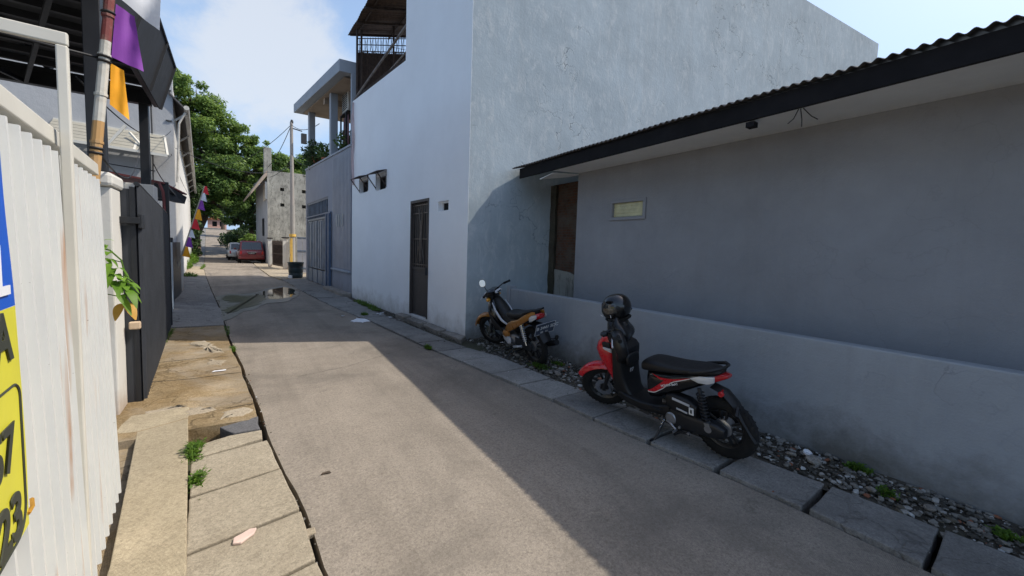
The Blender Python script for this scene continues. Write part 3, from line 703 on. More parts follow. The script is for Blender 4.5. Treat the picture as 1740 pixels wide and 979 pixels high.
mb = MB(); mb.prism([(3.5,6.2),(17.3,4.2),(17.6,12.6),(3.25,12.6)], 5.5, 5.62, 'XY'); mb.prism([(3.6,6.3),(17.3,4.3),(17.3,8.3),(3.6,8.5)], 8.4, 8.55, 'XY'); mb.prism([(17.4,4.2),(17.5,4.2),(17.6,12.7),(17.5,12.7)], 0, 5.6, 'XY'); mb.prism([(3.2,12.62),(17.5,12.62),(17.5,12.75),(3.2,12.75)], 0, 5.5, 'XY')
mb.build('roof_slab', M['concgrey'], wh, M=WM)
mb = MB(); mb.box(.3, 6.6, -.55, -.5, 0, 4.5, F.M); mb.build('interior', M['dark'], wh, M=WM)  # near-black sheet stands in for the unlit rooms behind the openings
# door
dr = MB(); s0, s1 = S(7.50), S(8.40)
fr = MB(); d0, d1 = -.10, .012
for q in ((s0,s0+.05,.13,2.63),(s1-.05,s1,.13,2.63),(s0+.05,s1-.05,2.57,2.63)): fr.box(q[0],q[1],d0,d1,q[2],q[3],F.M)
door = fr.build('door', M['doorbrown'], wh, bevel=.004, M=WM)
mb = MB(); mb.box(s0+.055, s1-.055, -.07, -.045, .15, 1.17, F.M); mb.box(s0+.055, s1-.055, -.045, -.03, 1.13, 1.19, F.M); mb.box(s0+.11, s1-.11, -.045, -.038, .25, 1.05, F.M); mb.build('lower_panel', M['doorbrown'], door, bevel=.004, M=WM)
mb = MB(); mb.box(s0+.055, s1-.055, -.075, -.06, 1.17, 2.57, F.M); mb.build('backing_sheet', paint('dark_mesh', (.022,.019,.018,1), rough=.6, var=.2), door, M=WM)
mb = MB()
for i in range(8):
    s = s0+.09+i*(s1-s0-.18)/7; mb.tube([F.p(s,-.04,1.18), F.p(s,-.04,2.57)], .007, 6)
for z in (1.25,1.8,2.35,2.52): mb.bar(F.p(s0+.05,-.038,z), F.p(s1-.05,-.038,z), .012, .02)
for k, (a, bb, c) in enumerate(((.30,.42,2.4),(.38,.55,2.2),(.62,.42,2.35),(.5,.6,2.45),(.55,.40,1.7))):
    pts = []
    for i in range(9):
        t = i/8; pts.append(F.p(s0 + lerp(a, bb, t)*.9 + .06*math.sin(t*PI+k), -.025, lerp(1.3, c, t)))
    mb.tube(pts, .009, 6)
mb.build('grille', paint('bronze_grille', (.10,.085,.075,1), rough=.4, var=.2, metal=.3), door, M=WM)
mb = MB()
mb.box(s0+.012, s0+.04, .012, .06, 1.05, 1.2, F.M); mb.build('handle', M['black'], door, M=WM)
# small vents with awnings
def vent(s0, s1, z0, z1, slats):
    mb = MB(); t = .025
    for q in ((s0,s1,z1-t,z1),(s0,s1,z0,z0+t),(s0,s0+t,z0+t,z1-t),(s1-t,s1,z0+t,z1-t)): mb.box(q[0],q[1],-.12,-.09,q[2],q[3],F.M)
    v = mb.build('vent', M['whitewall'] if not slats else M['doorbrown'], wh, M=WM)
    mb = MB(); mb.box(s0, s1, -.15, -.125, z0, z1, F.M)
    if slats:
        for i in range(4): s = lerp(s0, s1, (i+1)/5); mb.box(s-.008, s+.008, -.11, -.095, z0, z1, F.M)
    mb.build('mesh', M['dark'], v, M=WM)  # near-black backing, shade inside the vent painted as colour
    return v
vent(*holes[1], False)
for h in holes[2:]:
    v = vent(*h, True)
    mb = MB(); a, b = h[0]-.08, h[1]+.08
    mb.add([F.p(a,.01,h[3]+.10),F.p(b,.01,h[3]+.10),F.p(b,.26,h[3]+.03),F.p(a,.26,h[3]+.03),F.p(a,.01,h[3]+.112),F.p(b,.01,h[3]+.112),F.p(b,.26,h[3]+.042),F.p(a,.26,h[3]+.042)], [(0,1,2,3),(7,6,5,4),(0,4,5,1),(1,5,6,2),(2,6,7,3),(3,7,4,0)])
    for s in (a+.04, b-.04): mb.bar(F.p(s,.0,h[2]+.05), F.p(s,.25,h[3]+.03), .02, .02); mb.bar(F.p(s,.0,h[2]+.02), F.p(s,.0,h[3]+.1), .02,.02)
    mb.build('awning', M['rustdark'], v, M=WM)
# conduits on the white wall edge
mb = MB()
for k, (s, z1) in enumerate(((6.62,5.9),(6.70,5.6),(6.5,5.8))):
    pts = [F.p(s+.05*math.sin(i*1.1+k), .03+.012*k, lerp(z1, 3.45, i/10)) for i in range(11)]
    mb.tube(pts, .012 if k else .022, 6)
mb.build('conduit', M['pinkpipe'], wh, M=WM)
# terrace shelter of bamboo screens and corrugated sheet (far end lifts towards the house)
T = thing('terrace_shelter', 'rusty brown bamboo screen and corrugated roof shelter on the white house terrace', 'shelter', (3.4,11,5.6)); TM = Matrix.Translation((-3.4,-11,-5.6))
q0, q1 = Vector((3.1,12.72,0)), Vector((6.5,11.9,0)); n = 110
mb = MB(); r = random.Random(4)
for i in range(n):
    t = i/n; p = q0.lerp(q1, t); z1 = 7.45 + .62*t*1.0 + r.uniform(-.03,.05)
    mb.tube([(p.x, p.y+r.uniform(-.01,.01), 5.62), (p.x+r.uniform(-.01,.01), p.y, z1)], r.uniform(.010,.017), 5)
mb.quad((q0.x,q0.y+.03,5.62),(q1.x,q1.y+.03,5.62),(q1.x,q1.y+.03,8.05),(q0.x,q0.y+.03,7.43)); mb.build('bamboo_screen', M['bamboo_dark'], T, M=TM)
mb = MB()
for i in range(46):
    t = i/46; p = q0.lerp(q1, t); p2 = q0.lerp(q1, min(1, t+.02))
    zb = 7.45+.62*t; zt = 7.85 + .85*t
    mb.bar((p.x,p.y,zb), (p.x,p.y,zt), .012, .012); 
    if i % 2: mb.bar((p.x,p.y,zb+.02), (p2.x,p2.y,zt-.05), .008, .008); mb.bar((p2.x,p2.y,zb+.02), (p.x,p.y,zt-.05), .008, .008)
for h in (0, .18, .36): mb.bar((q0.x,q0.y,7.47+h), (q1.x,q1.y,8.09+h*1.4), .02, .02)
mb.build('wire_fence', M['rustdark'], T, M=TM)
mb = MB()
for t, z in ((0,8.1),(.035,8.1),(.3,8.5)): p = q0.lerp(q1, t); mb = MB(); mb.bar((p.x,p.y-.03,5.6), (p.x,p.y-.03,z), .05, .05); mb.build('post', M['rustdark'], T, M=TM)
mb = MB(); R = []
for i in range(90):
    t = i/89; yy = lerp(13.35, 8.9, t); w = .014*math.sin(i*2.2)
    xs = 2.98 + .02*noise.noise(Vector((yy*2,0,0)))
    R.append([Vector((xs, yy, 8.12+w+.02*math.sin(yy*2))), Vector((xs+.8, yy-.1, 8.34+w)), Vector((xs+3.2, yy-.5, 8.9+w)), Vector((xs+3.2, yy-.5, 8.905+w)), Vector((xs+.8, yy-.1, 8.346+w)), Vector((xs, yy, 8.126+w+.02*math.sin(yy*2)))])
mb.rings(R)
mb.build('roof_sheet', M['bamboo_dark'], T, smooth='all', M=TM)
mb = MB()
for yy in (13.1,12.3,11.4,10.4,9.4): mb.bar((2.99,yy,8.06),(6.1,yy-.5,8.78),.04,.06)
for xx, zz in ((3.2,8.14),(4.2,8.37),(5.2,8.6)): mb.bar((xx,13.2,zz),(xx,9,zz),.04,.04)
mb.build('rafter', M['rustdark'], T, M=TM)
mb = MB(); mb.tube([F.p(S(12.75),-.05,6.05),F.p(S(8.85),-.05,6.6)], .03, 8); mb.tube([F.p(S(12.7),-.25,6.0),F.p(S(8.85),-.25,6.3)], .02, 8); mb.build('bamboo_rail', paint('grey_bamboo', (.22,.19,.17,1), rough=.7, var=.4), T, M=TM)
mb = MB()
for i in range(80):
    s = lerp(S(8.85), S(12.75), i/80); z0 = lerp(5.74,5.94,i/80); mb.tube([F.p(s,-.2,z0),F.p(s+.01,-.2,z0+.32+.05*noise.noise(Vector((i*.7,0,0))))], .016, 5)
mb.build('low_screen', M['bamboo_dark'], T, M=TM)
# ------------------------------------------------------------------ grey garage house with roof terrace
A2, B2 = (2.985,12.86), (2.68,19.9)
gh = thing('garage_house', 'grey blue garage house with a planted roof terrace next to the white house', 'house', (4,16,0)); GM = Matrix.Translation((-4,-16,0))
F2 = Frame(A2, B2, (-1,0)); L2 = math.hypot(.305,7.04); S2 = lambda y: (y-12.86)*L2/7.04
mb = wall_mb(A2, B2, -.15, 4.66, 4.90, .18, -F2.n, [(S2(15.78),S2(19.6),-.15,3.40)])
mb.build('street_wall', M['garagewall'], gh, M=GM)
mb = MB(); P2 = F2.p
for y0, y1, h in ((12.9,15.2,.0),):
    n = 14
    for i in range(n):
        s0 = S2(lerp(12.9,15.2,i/n)); s1 = S2(lerp(12.9,15.2,(i+.6)/n)); mb.box(s0, s1, .002, .011, .84, 4.62, F2.M)
mb.build('ribbed_cladding', M['garagerib'], gh, bevel=.006, M=GM)
mb = MB(); mb.box(S2(12.88), S2(15.2), .0, .06, .74, .80, F2.M); mb.build('ledge', M['slabroof'], gh, bevel=.01, M=GM)
for k in range(4):
    mb = MB(); s = S2(13.72+.24*k); mb.box(s, s+.07, .029, .036, 2.25, 2.66, F2.M); v = mb.build('vent_slot', M['offwhite'], gh, M=GM)
# transom bars and blue sheet gate
mb = MB(); s0, s1 = S2(15.80), S2(19.58)
for q in ((s0,s1,2.62,2.70),(s0,s1,3.33,3.395)): mb.box(q[0],q[1],-.08,-.02,q[2],q[3],F2.M)
for i in range(15): s = lerp(s0, s1, (i+.5)/15); mb.box(s-.025, s+.025, -.07, -.03, 2.7, 3.33, F2.M)
mb.build('transom_bars', M['bluesteel'], gh, M=GM)
mb = MB(); mb.box(s0-.2, s1+.2, -1.6, -1.5, -.1, 3.6, F2.M); mb.box(s0-.2,s1+.2,-1.5,-.18,3.42,3.5,F2.M); mb.build('garage_interior', M['dark'], gh, M=GM)  # near-black lining stands in for the shade inside the garage
mb = MB(); np_ = 8
for i in range(np_):
    a = lerp(s0, s1, i/np_)+.01; b = lerp(s0, s1, (i+1)/np_)-.01; d = -.07 if i % 2 else -.05
    mb.box(a, b, d, d+.03, .62, 2.6, F2.M); mb.box(a+.0, b, d+.005, d+.04, .02, .58, F2.M)
    mb.box(a+.16, a+.19, d+.03, d+.05, .65, 2.55, F2.M)
g = mb.build('sheet_gate', M['bluesteel'], gh, bevel=.006, M=GM)
for s in (S2(15.70), S2(15.42), S2(15.25)): mb = MB(); mb.box(s-.04, s+.04, .03, .11, 0, 2.75, F2.M); mb.build('gate_post', M['bluepost'], gh, bevel=.006, M=GM)
mb = MB(); mb.box(S2(15.2), S2(19.6), .03, .07, 2.76, 2.81, F2.M); mb.build('gate_rail', M['bluepost'], gh, bevel=.006, M=GM)
mb = MB(); mb.prism([(3.1,12.9),(9,12.2),(9,19.6),(2.9,19.85)], 4.1, 4.2, 'XY'); mb.prism([(2.72,19.9),(9,19.6),(9,19.75),(2.72,20.05)], -.1, 4.9, 'XY'); mb.prism([(6.5,12.6),(6.6,12.6),(6.6,19.6),(6.5,19.7)], 4.2, 7.4, 'XY')
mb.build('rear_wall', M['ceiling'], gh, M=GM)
mb = MB(); mb.box(S2(12.88), L2, -.24, .03, 0, .07, F2.M @ Matrix.Translation((0,0,4.665)) @ Matrix(((1,0,0,0),(0,1,0,0),(.034,0,1,0),(0,0,0,1)))); mb.build('parapet_coping', M['slabroof'], gh, bevel=.01, M=GM)
# sloping concrete canopy roof
mb = MB(); e = [(2.71,13.22,6.95),(2.28,20.45,7.50),(6.6,20.2,7.50),(6.6,12.75,6.95)]
top = [(x,y,z+.37) for x,y,z in e]
mb.add(e+top, [(0,1,2,3),(7,6,5,4),(0,4,5,1),(1,5,6,2),(2,6,7,3),(3,7,4,0)]); mb.build('canopy_roof', M['slabroof'], gh, bevel=.015, M=GM)
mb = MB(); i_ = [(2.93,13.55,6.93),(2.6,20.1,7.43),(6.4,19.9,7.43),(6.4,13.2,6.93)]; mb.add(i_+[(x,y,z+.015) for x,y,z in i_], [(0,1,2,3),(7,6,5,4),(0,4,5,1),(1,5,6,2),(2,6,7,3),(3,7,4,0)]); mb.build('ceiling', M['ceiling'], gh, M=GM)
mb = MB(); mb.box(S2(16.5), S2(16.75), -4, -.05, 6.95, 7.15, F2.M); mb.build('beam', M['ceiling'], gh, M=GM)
for yy, w in ((13.12,.11),(15.75,.24),(19.55,.28)):
    mb = MB(); s = S2(yy); mb.box(s-w/2, s+w/2, -.30, -.06, 4.2, lerp(6.93,7.47,(yy-13.2)/7.2), F2.M); mb.build('column', M['slabroof'], gh, bevel=.01, M=GM)
# terrace contents
ac = thing('air_conditioner', 'aged white air conditioner box under the garage terrace roof', 'air conditioner', P2(S2(15.35),-.62,6.4))
RZ = Matrix.Rotation(math.atan2(F2.u.y, F2.u.x), 4, 'Z')
mb = MB(); mb.box(-.4,.4,-.15,.15,0,.85); mb.build('casing', M['acunit'], ac, bevel=.02, M=RZ)
mb = MB()
for i in range(9): mb.box(-.3,.3,.152,.165,.12+i*.07,.14+i*.07)
mb.build('grille', M['slate'], ac, M=RZ)
mb = MB(); mb.box(-.45,.45,-.2,.2,-.06,-.02); mb.bar((-.35,-.2,-.06),(-.35,-.2,-1.6),.05,.05); mb.bar((.35,-.2,-.06),(.35,-.2,-1.6),.05,.05); mb.bar((-.35,.2,-.06),(-.35,.2,-1.6),.05,.05); mb.bar((.35,.2,-.06),(.35,.2,-1.6),.05,.05); mb.build('stand', M['slate'], ac, M=RZ)
def foliage(mb, blobs, n, size, seed, flat=.5, aspect=.5, shell=.55, zs=.8):
    r = random.Random(seed); vol = [b[3]**2*(b[4] if len(b) > 4 else 1) for b in blobs]; tot = sum(vol)
    for b, w in zip(blobs, vol):
        c = Vector(b[:3]); R = b[3]
        for _ in range(int(n*w/tot)):
            d = Vector((r.gauss(0,1), r.gauss(0,1), r.gauss(0,1))).normalized(); q = R*(shell+(1-shell)*r.random()**.6)*(1+.35*noise.noise(d*2.2+c))
            p = c + Vector((d.x*q, d.y*q, d.z*q*zs))
            nrm = (d*.6 + Vector((r.gauss(0,.6), r.gauss(0,.6), r.gauss(0,.6)+flat))).normalized()
            t = nrm.cross(Vector((r.gauss(0,1), r.gauss(0,1), r.gauss(0,1)))).normalized(); u = nrm.cross(t)
            s = size*r.uniform(.6,1.35); a = s*aspect
            mb.add([p - t*s, p + u*a - t*s*.1, p + t*s, p - u*a - t*s*.1], [(0,1,2,3)])
def potplant(name, label, loc, blobs, n, size, mat, pot=True, group=None, seed=1):
    t = thing(name, label, 'plant', loc, group)
    if pot:
        mb = MB(); mb.lathe([(.12,0),(.17,.28),(.19,.28),(.19,.32),(.16,.32),(.15,.26)], n=14); mb.build('pot', M['terracotta'], t, smooth=True)
    mb = MB(); mb.tube([(0,0,.2 if pot else 0),(0.02,0,blobs[0][2])], .012, 5); mb.build('stem', M['bark'], t)
    mb = MB(); foliage(mb, blobs, n, size, seed); mb.build('leaves', mat, t, recalc=False)
    return t
potplant('potted_plant', 'dense dark green shrub spilling over the garage parapet beside the utility pole', P2(S2(18.9),-.25,5.05), [(0,0,.55,.55),(.1,.5,.4,.4),(-.1,-.5,.5,.45),(.0,.2,.05,.4),(-.25,.0,.2,.35)], 1100, .07, M['leaf_dark'], True, None, 3)
potplant('potted_plant', 'small leafy pot plant on the garage parapet between the terrace columns', P2(S2(17.4),-.3,4.78), [(0,0,.6,.42),(.1,.35,.5,.35)], 500, .06, M['leaf'], True, None, 4)
potplant('potted_plant', 'thin pot plant beside the air conditioner on the terrace', P2(S2(15.2),-.4,4.6), [(0,0,.7,.35),(.1,.2,1.0,.25)], 300, .06, M['leaf'], True, None, 5)
potplant('hanging_plant', 'trailing plant hanging from the far end of the terrace', P2(S2(20.2),-.2,5.0), [(0,0,.2,.35),(0,.3,-.05,.3)], 260, .07, M['leaf'], False, None, 6)
t = thing('terrace_shelf', 'long shelf of small plants on the garage terrace', 'shelf', P2(S2(17.2),-1.0,5.2))
mb = MB(); mb.box(-1.7,1.7,-.15,.15,.0,.06); mb.box(-1.7,1.7,-.15,.15,.42,.48); 
for x in (-1.6,0,1.6): mb.box(x-.03,x+.03,-.12,.12,-1.0,.5)
mb.build('rack', M['slate'], t, M=RZ)
for i, x in enumerate((-1.4,-1.0,-.5,-.1,.3,.8,1.2,1.5)): mb = MB(); foliage(mb, [(x, 0, .25+.4*((i*7)%3==0), .22)], 90, .06, 9+i); mb.build('shelf_plant', M['leaf'], t, M=RZ, recalc=False)
mb = MB(); R = []
for i in range(9):
    t_ = i/8; R.append([Vector((lerp(-.28,.28,t_), .03*math.sin(t_*9), .0)), Vector((lerp(-.3,.3,t_), .03*math.sin(t_*9+1)+.01, .35 - .22*abs(t_-.35))), Vector((lerp(-.3,.3,t_), .04+.03*math.sin(t_*9+1), .35 - .22*abs(t_-.35))), Vector((lerp(-.28,.28,t_), .02+.03*math.sin(t_*9), .0))])
mb.rings(R); o = mb.build('orange_cloth', M['flagred'], None, smooth='all', M=RZ); o.location = P2(S2(15.7),-.6,5.62); tag(o, 'orange red cloth lying on the garage terrace shelf', 'cloth')
mb = MB(); R = []
for i in range(13):
    t_ = i/12; R.append([Vector((lerp(-.3,.3,t_), .05*math.sin(t_*14), -1.1)), Vector((lerp(-.26,.26,t_), .04*math.sin(t_*14), 0)), Vector((lerp(-.26,.26,t_), .01+.04*math.sin(t_*14), 0)), Vector((lerp(-.3,.3,t_), .01+.05*math.sin(t_*14), -1.1))])
mb.rings(R); o = mb.build('hanging_laundry', paint('dull_pink_cloth', (.22,.12,.13,1), rough=.8, var=.3), None, smooth='all', M=RZ); o.location = P2(S2(15.2),-.5,6.25); tag(o, 'dull pink laundry hanging below the air conditioner', 'laundry')

# ------------------------------------------------------------------ bin, fence row, pole
b = thing('waste_drum', 'dark teal plastic drum standing at the garage corner', 'drum', (2.36,20.75,.02))
mb = MB(); mb.lathe([(.0,0),(.25,0),(.29,.05),(.30,.2),(.285,.24),(.305,.28),(.31,.5),(.295,.54),(.32,.58),(.33,.70),(.35,.70),(.35,.74),(.30,.74),(.29,.12),(0,.10)], n=28); mb.build('body', M['bintal'], b, smooth=True)
mb = MB(); mb.lathe([(.31,.5),(.325,.52),(.31,.54)], n=28); mb.build('hoop', M['slate'], b, smooth=True)
mb = MB(); mb.prism(ragged([(2.02,20.5),(2.18,20.45),(2.2,20.62),(2.05,20.7)], .02, .06, 4), 0.02, .16, 'XY'); o = mb.build('litter_bag', M['litter'], bevel=.03); tag(o, 'crumpled white plastic bag beside the teal drum', 'litter')
mb = MB()
def sheetpanel(name, label, x0, x1, y, h, mat):
    t = thing(name, label, 'fence', ((x0+x1)/2, y, 0)); w = (x1-x0)/2
    mb = MB()
    for i in range(4): a = lerp(-w, w, i/4)+.01; b = lerp(-w, w, (i+1)/4)-.01; mb.box(a, b, -.015, .01, .08, h-.05)
    mb.build('sheet', mat, t, bevel=.004)
    for q in ((-.035,-.012,h*.62,h*.62+.05),(-.035,-.012,.3,.35),(-.03,.02,h-.05,h)): mb = MB(); mb.box(-w, w, *q); mb.build('rail', M['bluepost'], t)
sheetpanel('sheet_fence', 'pale blue grey sheet metal fence panel behind the teal drum', 2.75, 3.75, 23.6, 1.98, M['garagerib'])
for x, y, h, w, lab, m in ((1.99,31.0,1.92,.22,'narrow white gate pillar nearest the red car','pillarwhite'),(2.62,28.0,1.95,.27,'wide white gate pillar left of the yellow pole base','pillarwhite')):
    p = thing('gate_pillar', lab, 'pillar', (x,y,0))
    mb = MB(); mb.box(-w/2,w/2,-w/2,w/2,-.1,h); mb.build('shaft', M[m], p, bevel=.01)
    mb = MB(); mb.box(-w/2-.06,w/2+.06,-w/2-.06,w/2+.06,h,h+.07); mb.build('cap', M['dark'], p, bevel=.01)
t = thing('iron_gate', 'dark rusty iron bar gate between the two white pillars', 'gate', (2.3,29.5,0)); mb = MB()
a, bb = Vector((-.16,1.4,0)), Vector((.2,-1.3,0))
for i in range(15): p = a.lerp(bb, i/14); mb.tube([(p.x,p.y,.15),(p.x,p.y,1.78+(.08 if i%2 else 0))], .022, 6)
for z in (.25,.95,1.65): mb.bar((a.x,a.y,z),(bb.x,bb.y,z),.03,.05)
mb.build('bars', M['rustdark'], t)
mb = MB(); 
for i in range(7): p = a.lerp(bb, (i+.3)/7); q = a.lerp(bb, (i+1.1)/7); mb.quad((p.x+.03,p.y,.3),(q.x+.03,q.y,.3),(q.x+.03,q.y,1.55),(p.x+.03,p.y,1.55))
mb.build('backing', paint('dark_purple_sheet', (.06,.035,.055,1), rough=.7, var=.4), t)
mb = MB(); mb.box(2.84,2.93,27.2,27.3,-.1,1.95); mb.box(2.84,2.93,27.7,27.8,-.1,1.95); mb.box(2.84,2.93,27.3,27.7,1.85,1.95); mb.box(2.86,2.9,27.3,27.7,.9,1.0); o = mb.build('yellow_gate_frame', M['yellowpaint'], bevel=.01); tag(o, 'weathered yellow gate frame beside the wide white pillar', 'gate')
pole = thing('utility_pole', 'slim concrete utility pole with a white painted base and wires', 'pole', (3.13,29.0,0)); mb = MB()
mb.tube([(0,0,2.0),(-.01,0,5),(-.03,0,9.35)], [.135,.115,.085], 14); mb.build('shaft', M['polegrey'], pole, smooth=True)
mb = MB(); mb.tube([(0.0,0,-.1),(0,0,4.1)], .142, 14); mb.build('white_base', M['polebase'], pole, smooth=True)
mb = MB(); mb.lathe([(.145,2.05),(.20,2.1),(.20,2.25),(.145,2.25)], n=14); mb.build('yellow_collar', M['yellowpaint'], pole, smooth=True)
mb = MB(); mb.lathe([(0,9.52),(.06,9.5),(.09,9.4),(.085,9.3)], n=10); mb.bar((-.1,0,9.0),(.55,-.2,8.85),.05,.06); mb.box(.5,.8,-.35,-.05,8.1,8.7); mb.build('bracket', M['slate'], pole)
def cable(name, label, p, q, sag, r=.012, group='overhead cables'):
    mb = MB(); p, q = Vector(p), Vector(q)
    mb.tube([p.lerp(q, i/16) - Vector((0,0,sag*4*(i/16)*(1-i/16))) for i in range(17)], r, 5); return tag(mb.build(name, M['wire'], smooth='all'), label, 'cable', group)
cable('cable', 'overhead cable from the pole top into the tallest tree', (3.1,29,9.2), (-2.2,46,9.0), 1.2, .018)
cable('cable', 'thick overhead cable from the pole down to the concrete house chimney', (3.1,29,9.2), (2.0,37.5,7.4), .5, .02)
cable('cable', 'upper overhead cable from the pole to the garage terrace', (3.1,29,9.2), (3.3,20.3,7.2), .3, .016)
cable('cable', 'lower overhead cable crossing from the pole to the garage shrubs', (3.1,29,7.4), (3.2,20.2,5.6), .5, .016)
cable('cable', 'long overhead cable crossing the lane in front of the tree', (3.1,29,6.6), (-1.5,17,4.6), .6, .010)
cable('cable', 'low overhead cable between the pole and the concrete house', (3.1,29,7.0), (2.3,35,6.6), .2, .018)
cable('cable', 'thin telephone cable crossing the sky above the low house roof', (8,25,14), (31,14.3,16.2), 1.2, .012)

# ------------------------------------------------------------------ bare concrete house beyond, far buildings
ch = thing('concrete_house', 'narrow bare concrete house with a stained side wall beyond the utility pole', 'house', (3,38,0)); CM = Matrix.Translation((-3,-38,0))
hol = [(x, x+.28, z, z+.25) for x in (.85,2.35) for z in (4.5,5.7)]
mb = wall_mb((2.15,35.5), (7.0,35.5), -.1, 7.15, 7.25, .2, (0,1), hol); mb.box(2.16,7,36.2,36.25,0,7); mb.build('side_wall', M['concgrey'], ch, M=CM)
mb = wall_mb((2.15,35.52), (1.75,44), -.1, 6.6, 6.6, .18, (1,0), [(2.0,2.7,2.2,3.6)]); mb.build('street_wall', M['concgreen'], ch, M=CM)
mb = MB(); mb.box(2.1,7,36,44,6.3,6.4); mb.box(2.02,2.145,35.6,44,5.0,6.3); mb.build('upper_band', M['offwhite'], ch, M=CM)
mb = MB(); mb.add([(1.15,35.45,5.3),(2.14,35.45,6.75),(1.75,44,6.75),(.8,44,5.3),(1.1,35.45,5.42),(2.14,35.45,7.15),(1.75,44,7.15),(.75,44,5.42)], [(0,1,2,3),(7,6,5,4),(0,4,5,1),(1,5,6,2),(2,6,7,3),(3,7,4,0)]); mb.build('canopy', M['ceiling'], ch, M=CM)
mb = MB(); mb.box(1.95,2.45,35.6,36.1,6.9,8.9); mb.build('chimney', M['concgrey'], ch, bevel=.02, M=CM)
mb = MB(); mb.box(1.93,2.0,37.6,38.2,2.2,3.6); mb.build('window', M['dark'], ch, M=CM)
def block(name, label, x0, x1, y0, y1, z0, h, mat, roof, pitch=1.2):
    t = thing(name, label, 'house', ((x0+x1)/2,(y0+y1)/2,z0)); w, d = (x1-x0)/2, (y1-y0)/2
    mb = wall_mb((-w,-d), (w,-d), 0, h, h, .2, (0,1), [(w*.5,w*.5+.9,1.0,2.2),(w*1.3,w*1.3+.9,1.0,2.2)]); mb.box(-w,-w+.2,-d+.2,d,0,h); mb.box(w-.2,w,-d+.2,d,0,h); mb.build('wall', mat, t)
    mb = MB(); mb.box(-w+.2,w-.2,-d+.5,-d+.6,0,h); mb.build('window', M['glass'], t)
    mb = MB(); mb.prism([(-w-.4,h),(w+.4,h),(0,h+pitch)], -d-.4, d+.4, 'XZ'); mb.build('roof', roof, t)
block('far_house', 'small pinkish house closing the far end of the lane', -5.0, -1.4, 118, 124, terrain(112)-.4, 2.6, M['pink'], M['terracotta'])
block('far_house', 'pale house half hidden behind trees at the end of the lane', -10.5, -5.8, 104, 112, terrain(104), 3.0, M['offwhite'], M['terracotta'])

# ------------------------------------------------------------------ trees
def tree(label, base, H, blobs, n, size, mats, seed, group='trees at the end of the lane', trunk_r=.28, name='tree'):
    t = thing(name, label, 'tree', base, group); r = random.Random(seed)
    mb = MB(); top = Vector((blobs[0][0]*.4, blobs[0][1]*.4, H*.45))
    mb.tube([(0,0,-.3),(.05,.02,H*.12),(top.x*.5,top.y*.5,H*.3),tuple(top)], [trunk_r*1.35,trunk_r,trunk_r*.8,trunk_r*.6], 10)
    for b in blobs:
        c = Vector(b[:3]); st = Vector((0,0,H*.22)).lerp(top, r.random()); m = st.lerp(c, .5) + Vector((r.uniform(-.3,.3), r.uniform(-.3,.3), .3))
        mb.tube([st, m, c], [trunk_r*.45, trunk_r*.28, trunk_r*.1], 6)
        for _ in range(3):
            e = c + Vector((r.uniform(-1,1), r.uniform(-1,1), r.uniform(-.4,.8)))*b[3]*.8; mb.tube([m.lerp(c,.6), m.lerp(e,.7)+Vector((0,0,.1)), e], [trunk_r*.16, trunk_r*.1, .015], 5)
    mb.build('trunk', M['bark'], t, smooth=True)
    sub = []
    for b in blobs:                                    # break each bough into leaf clumps
        for _ in range(12):
            d = Vector((r.gauss(0,1), r.gauss(0,1), r.gauss(0,.8))).normalized(); q = b[3]*r.uniform(.4,1.22)
            sub.append((b[0]+d.x*q, b[1]+d.y*q, b[2]+d.z*q*.8, b[3]*r.uniform(.24,.48)))
    mb = MB(); k = len(sub)
    foliage(mb, sub, n, size, seed, flat=.9, aspect=.40, shell=.2, zs=.72)
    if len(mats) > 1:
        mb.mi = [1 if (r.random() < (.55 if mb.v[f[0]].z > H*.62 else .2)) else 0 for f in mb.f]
    mb.build('crown', mats, t, recalc=False)
    return t
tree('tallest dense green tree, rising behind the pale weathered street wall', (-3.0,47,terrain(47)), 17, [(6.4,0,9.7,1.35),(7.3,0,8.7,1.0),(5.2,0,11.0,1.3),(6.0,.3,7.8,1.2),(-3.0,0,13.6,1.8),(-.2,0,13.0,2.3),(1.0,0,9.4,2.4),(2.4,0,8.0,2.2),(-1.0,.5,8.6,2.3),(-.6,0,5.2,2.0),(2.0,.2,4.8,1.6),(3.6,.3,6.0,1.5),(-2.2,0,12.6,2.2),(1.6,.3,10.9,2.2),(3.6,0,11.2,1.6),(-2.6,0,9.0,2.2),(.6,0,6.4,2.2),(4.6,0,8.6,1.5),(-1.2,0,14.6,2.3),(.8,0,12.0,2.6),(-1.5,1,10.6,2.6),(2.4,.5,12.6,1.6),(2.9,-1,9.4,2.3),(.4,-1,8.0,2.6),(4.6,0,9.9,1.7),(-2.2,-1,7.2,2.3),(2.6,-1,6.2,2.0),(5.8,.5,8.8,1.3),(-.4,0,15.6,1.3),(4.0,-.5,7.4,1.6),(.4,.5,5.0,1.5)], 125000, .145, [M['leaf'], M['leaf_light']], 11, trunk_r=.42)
tree('airy spreading tree behind the concrete house and its chimney', (5.2,50,terrain(50)), 12, [(0,0,10.2,1.8),(-1.8,0,9.2,1.7),(1.6,0,9.4,1.6),(-.4,-1,8.0,1.8),(-2.8,0,10.4,1.3),(2.8,0,10.6,1.3)], 16000, .17, [M['leaf'], M['leaf_light']], 12)
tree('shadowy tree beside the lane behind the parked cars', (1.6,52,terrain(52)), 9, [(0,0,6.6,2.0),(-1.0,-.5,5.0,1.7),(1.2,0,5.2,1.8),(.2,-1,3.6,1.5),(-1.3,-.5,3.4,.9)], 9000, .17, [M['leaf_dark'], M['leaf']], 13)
tree('dark tree on the bank where the lane starts to climb', (-5.0,62,terrain(62)), 12, [(0,0,8,2.6),(1.0,0,5.6,2.0),(-1.6,0,6,2.4),(.9,-1,4,1.2),(-1.2,-1,3.5,2.0)], 9000, .2, [M['leaf_dark'], M['leaf']], 14)
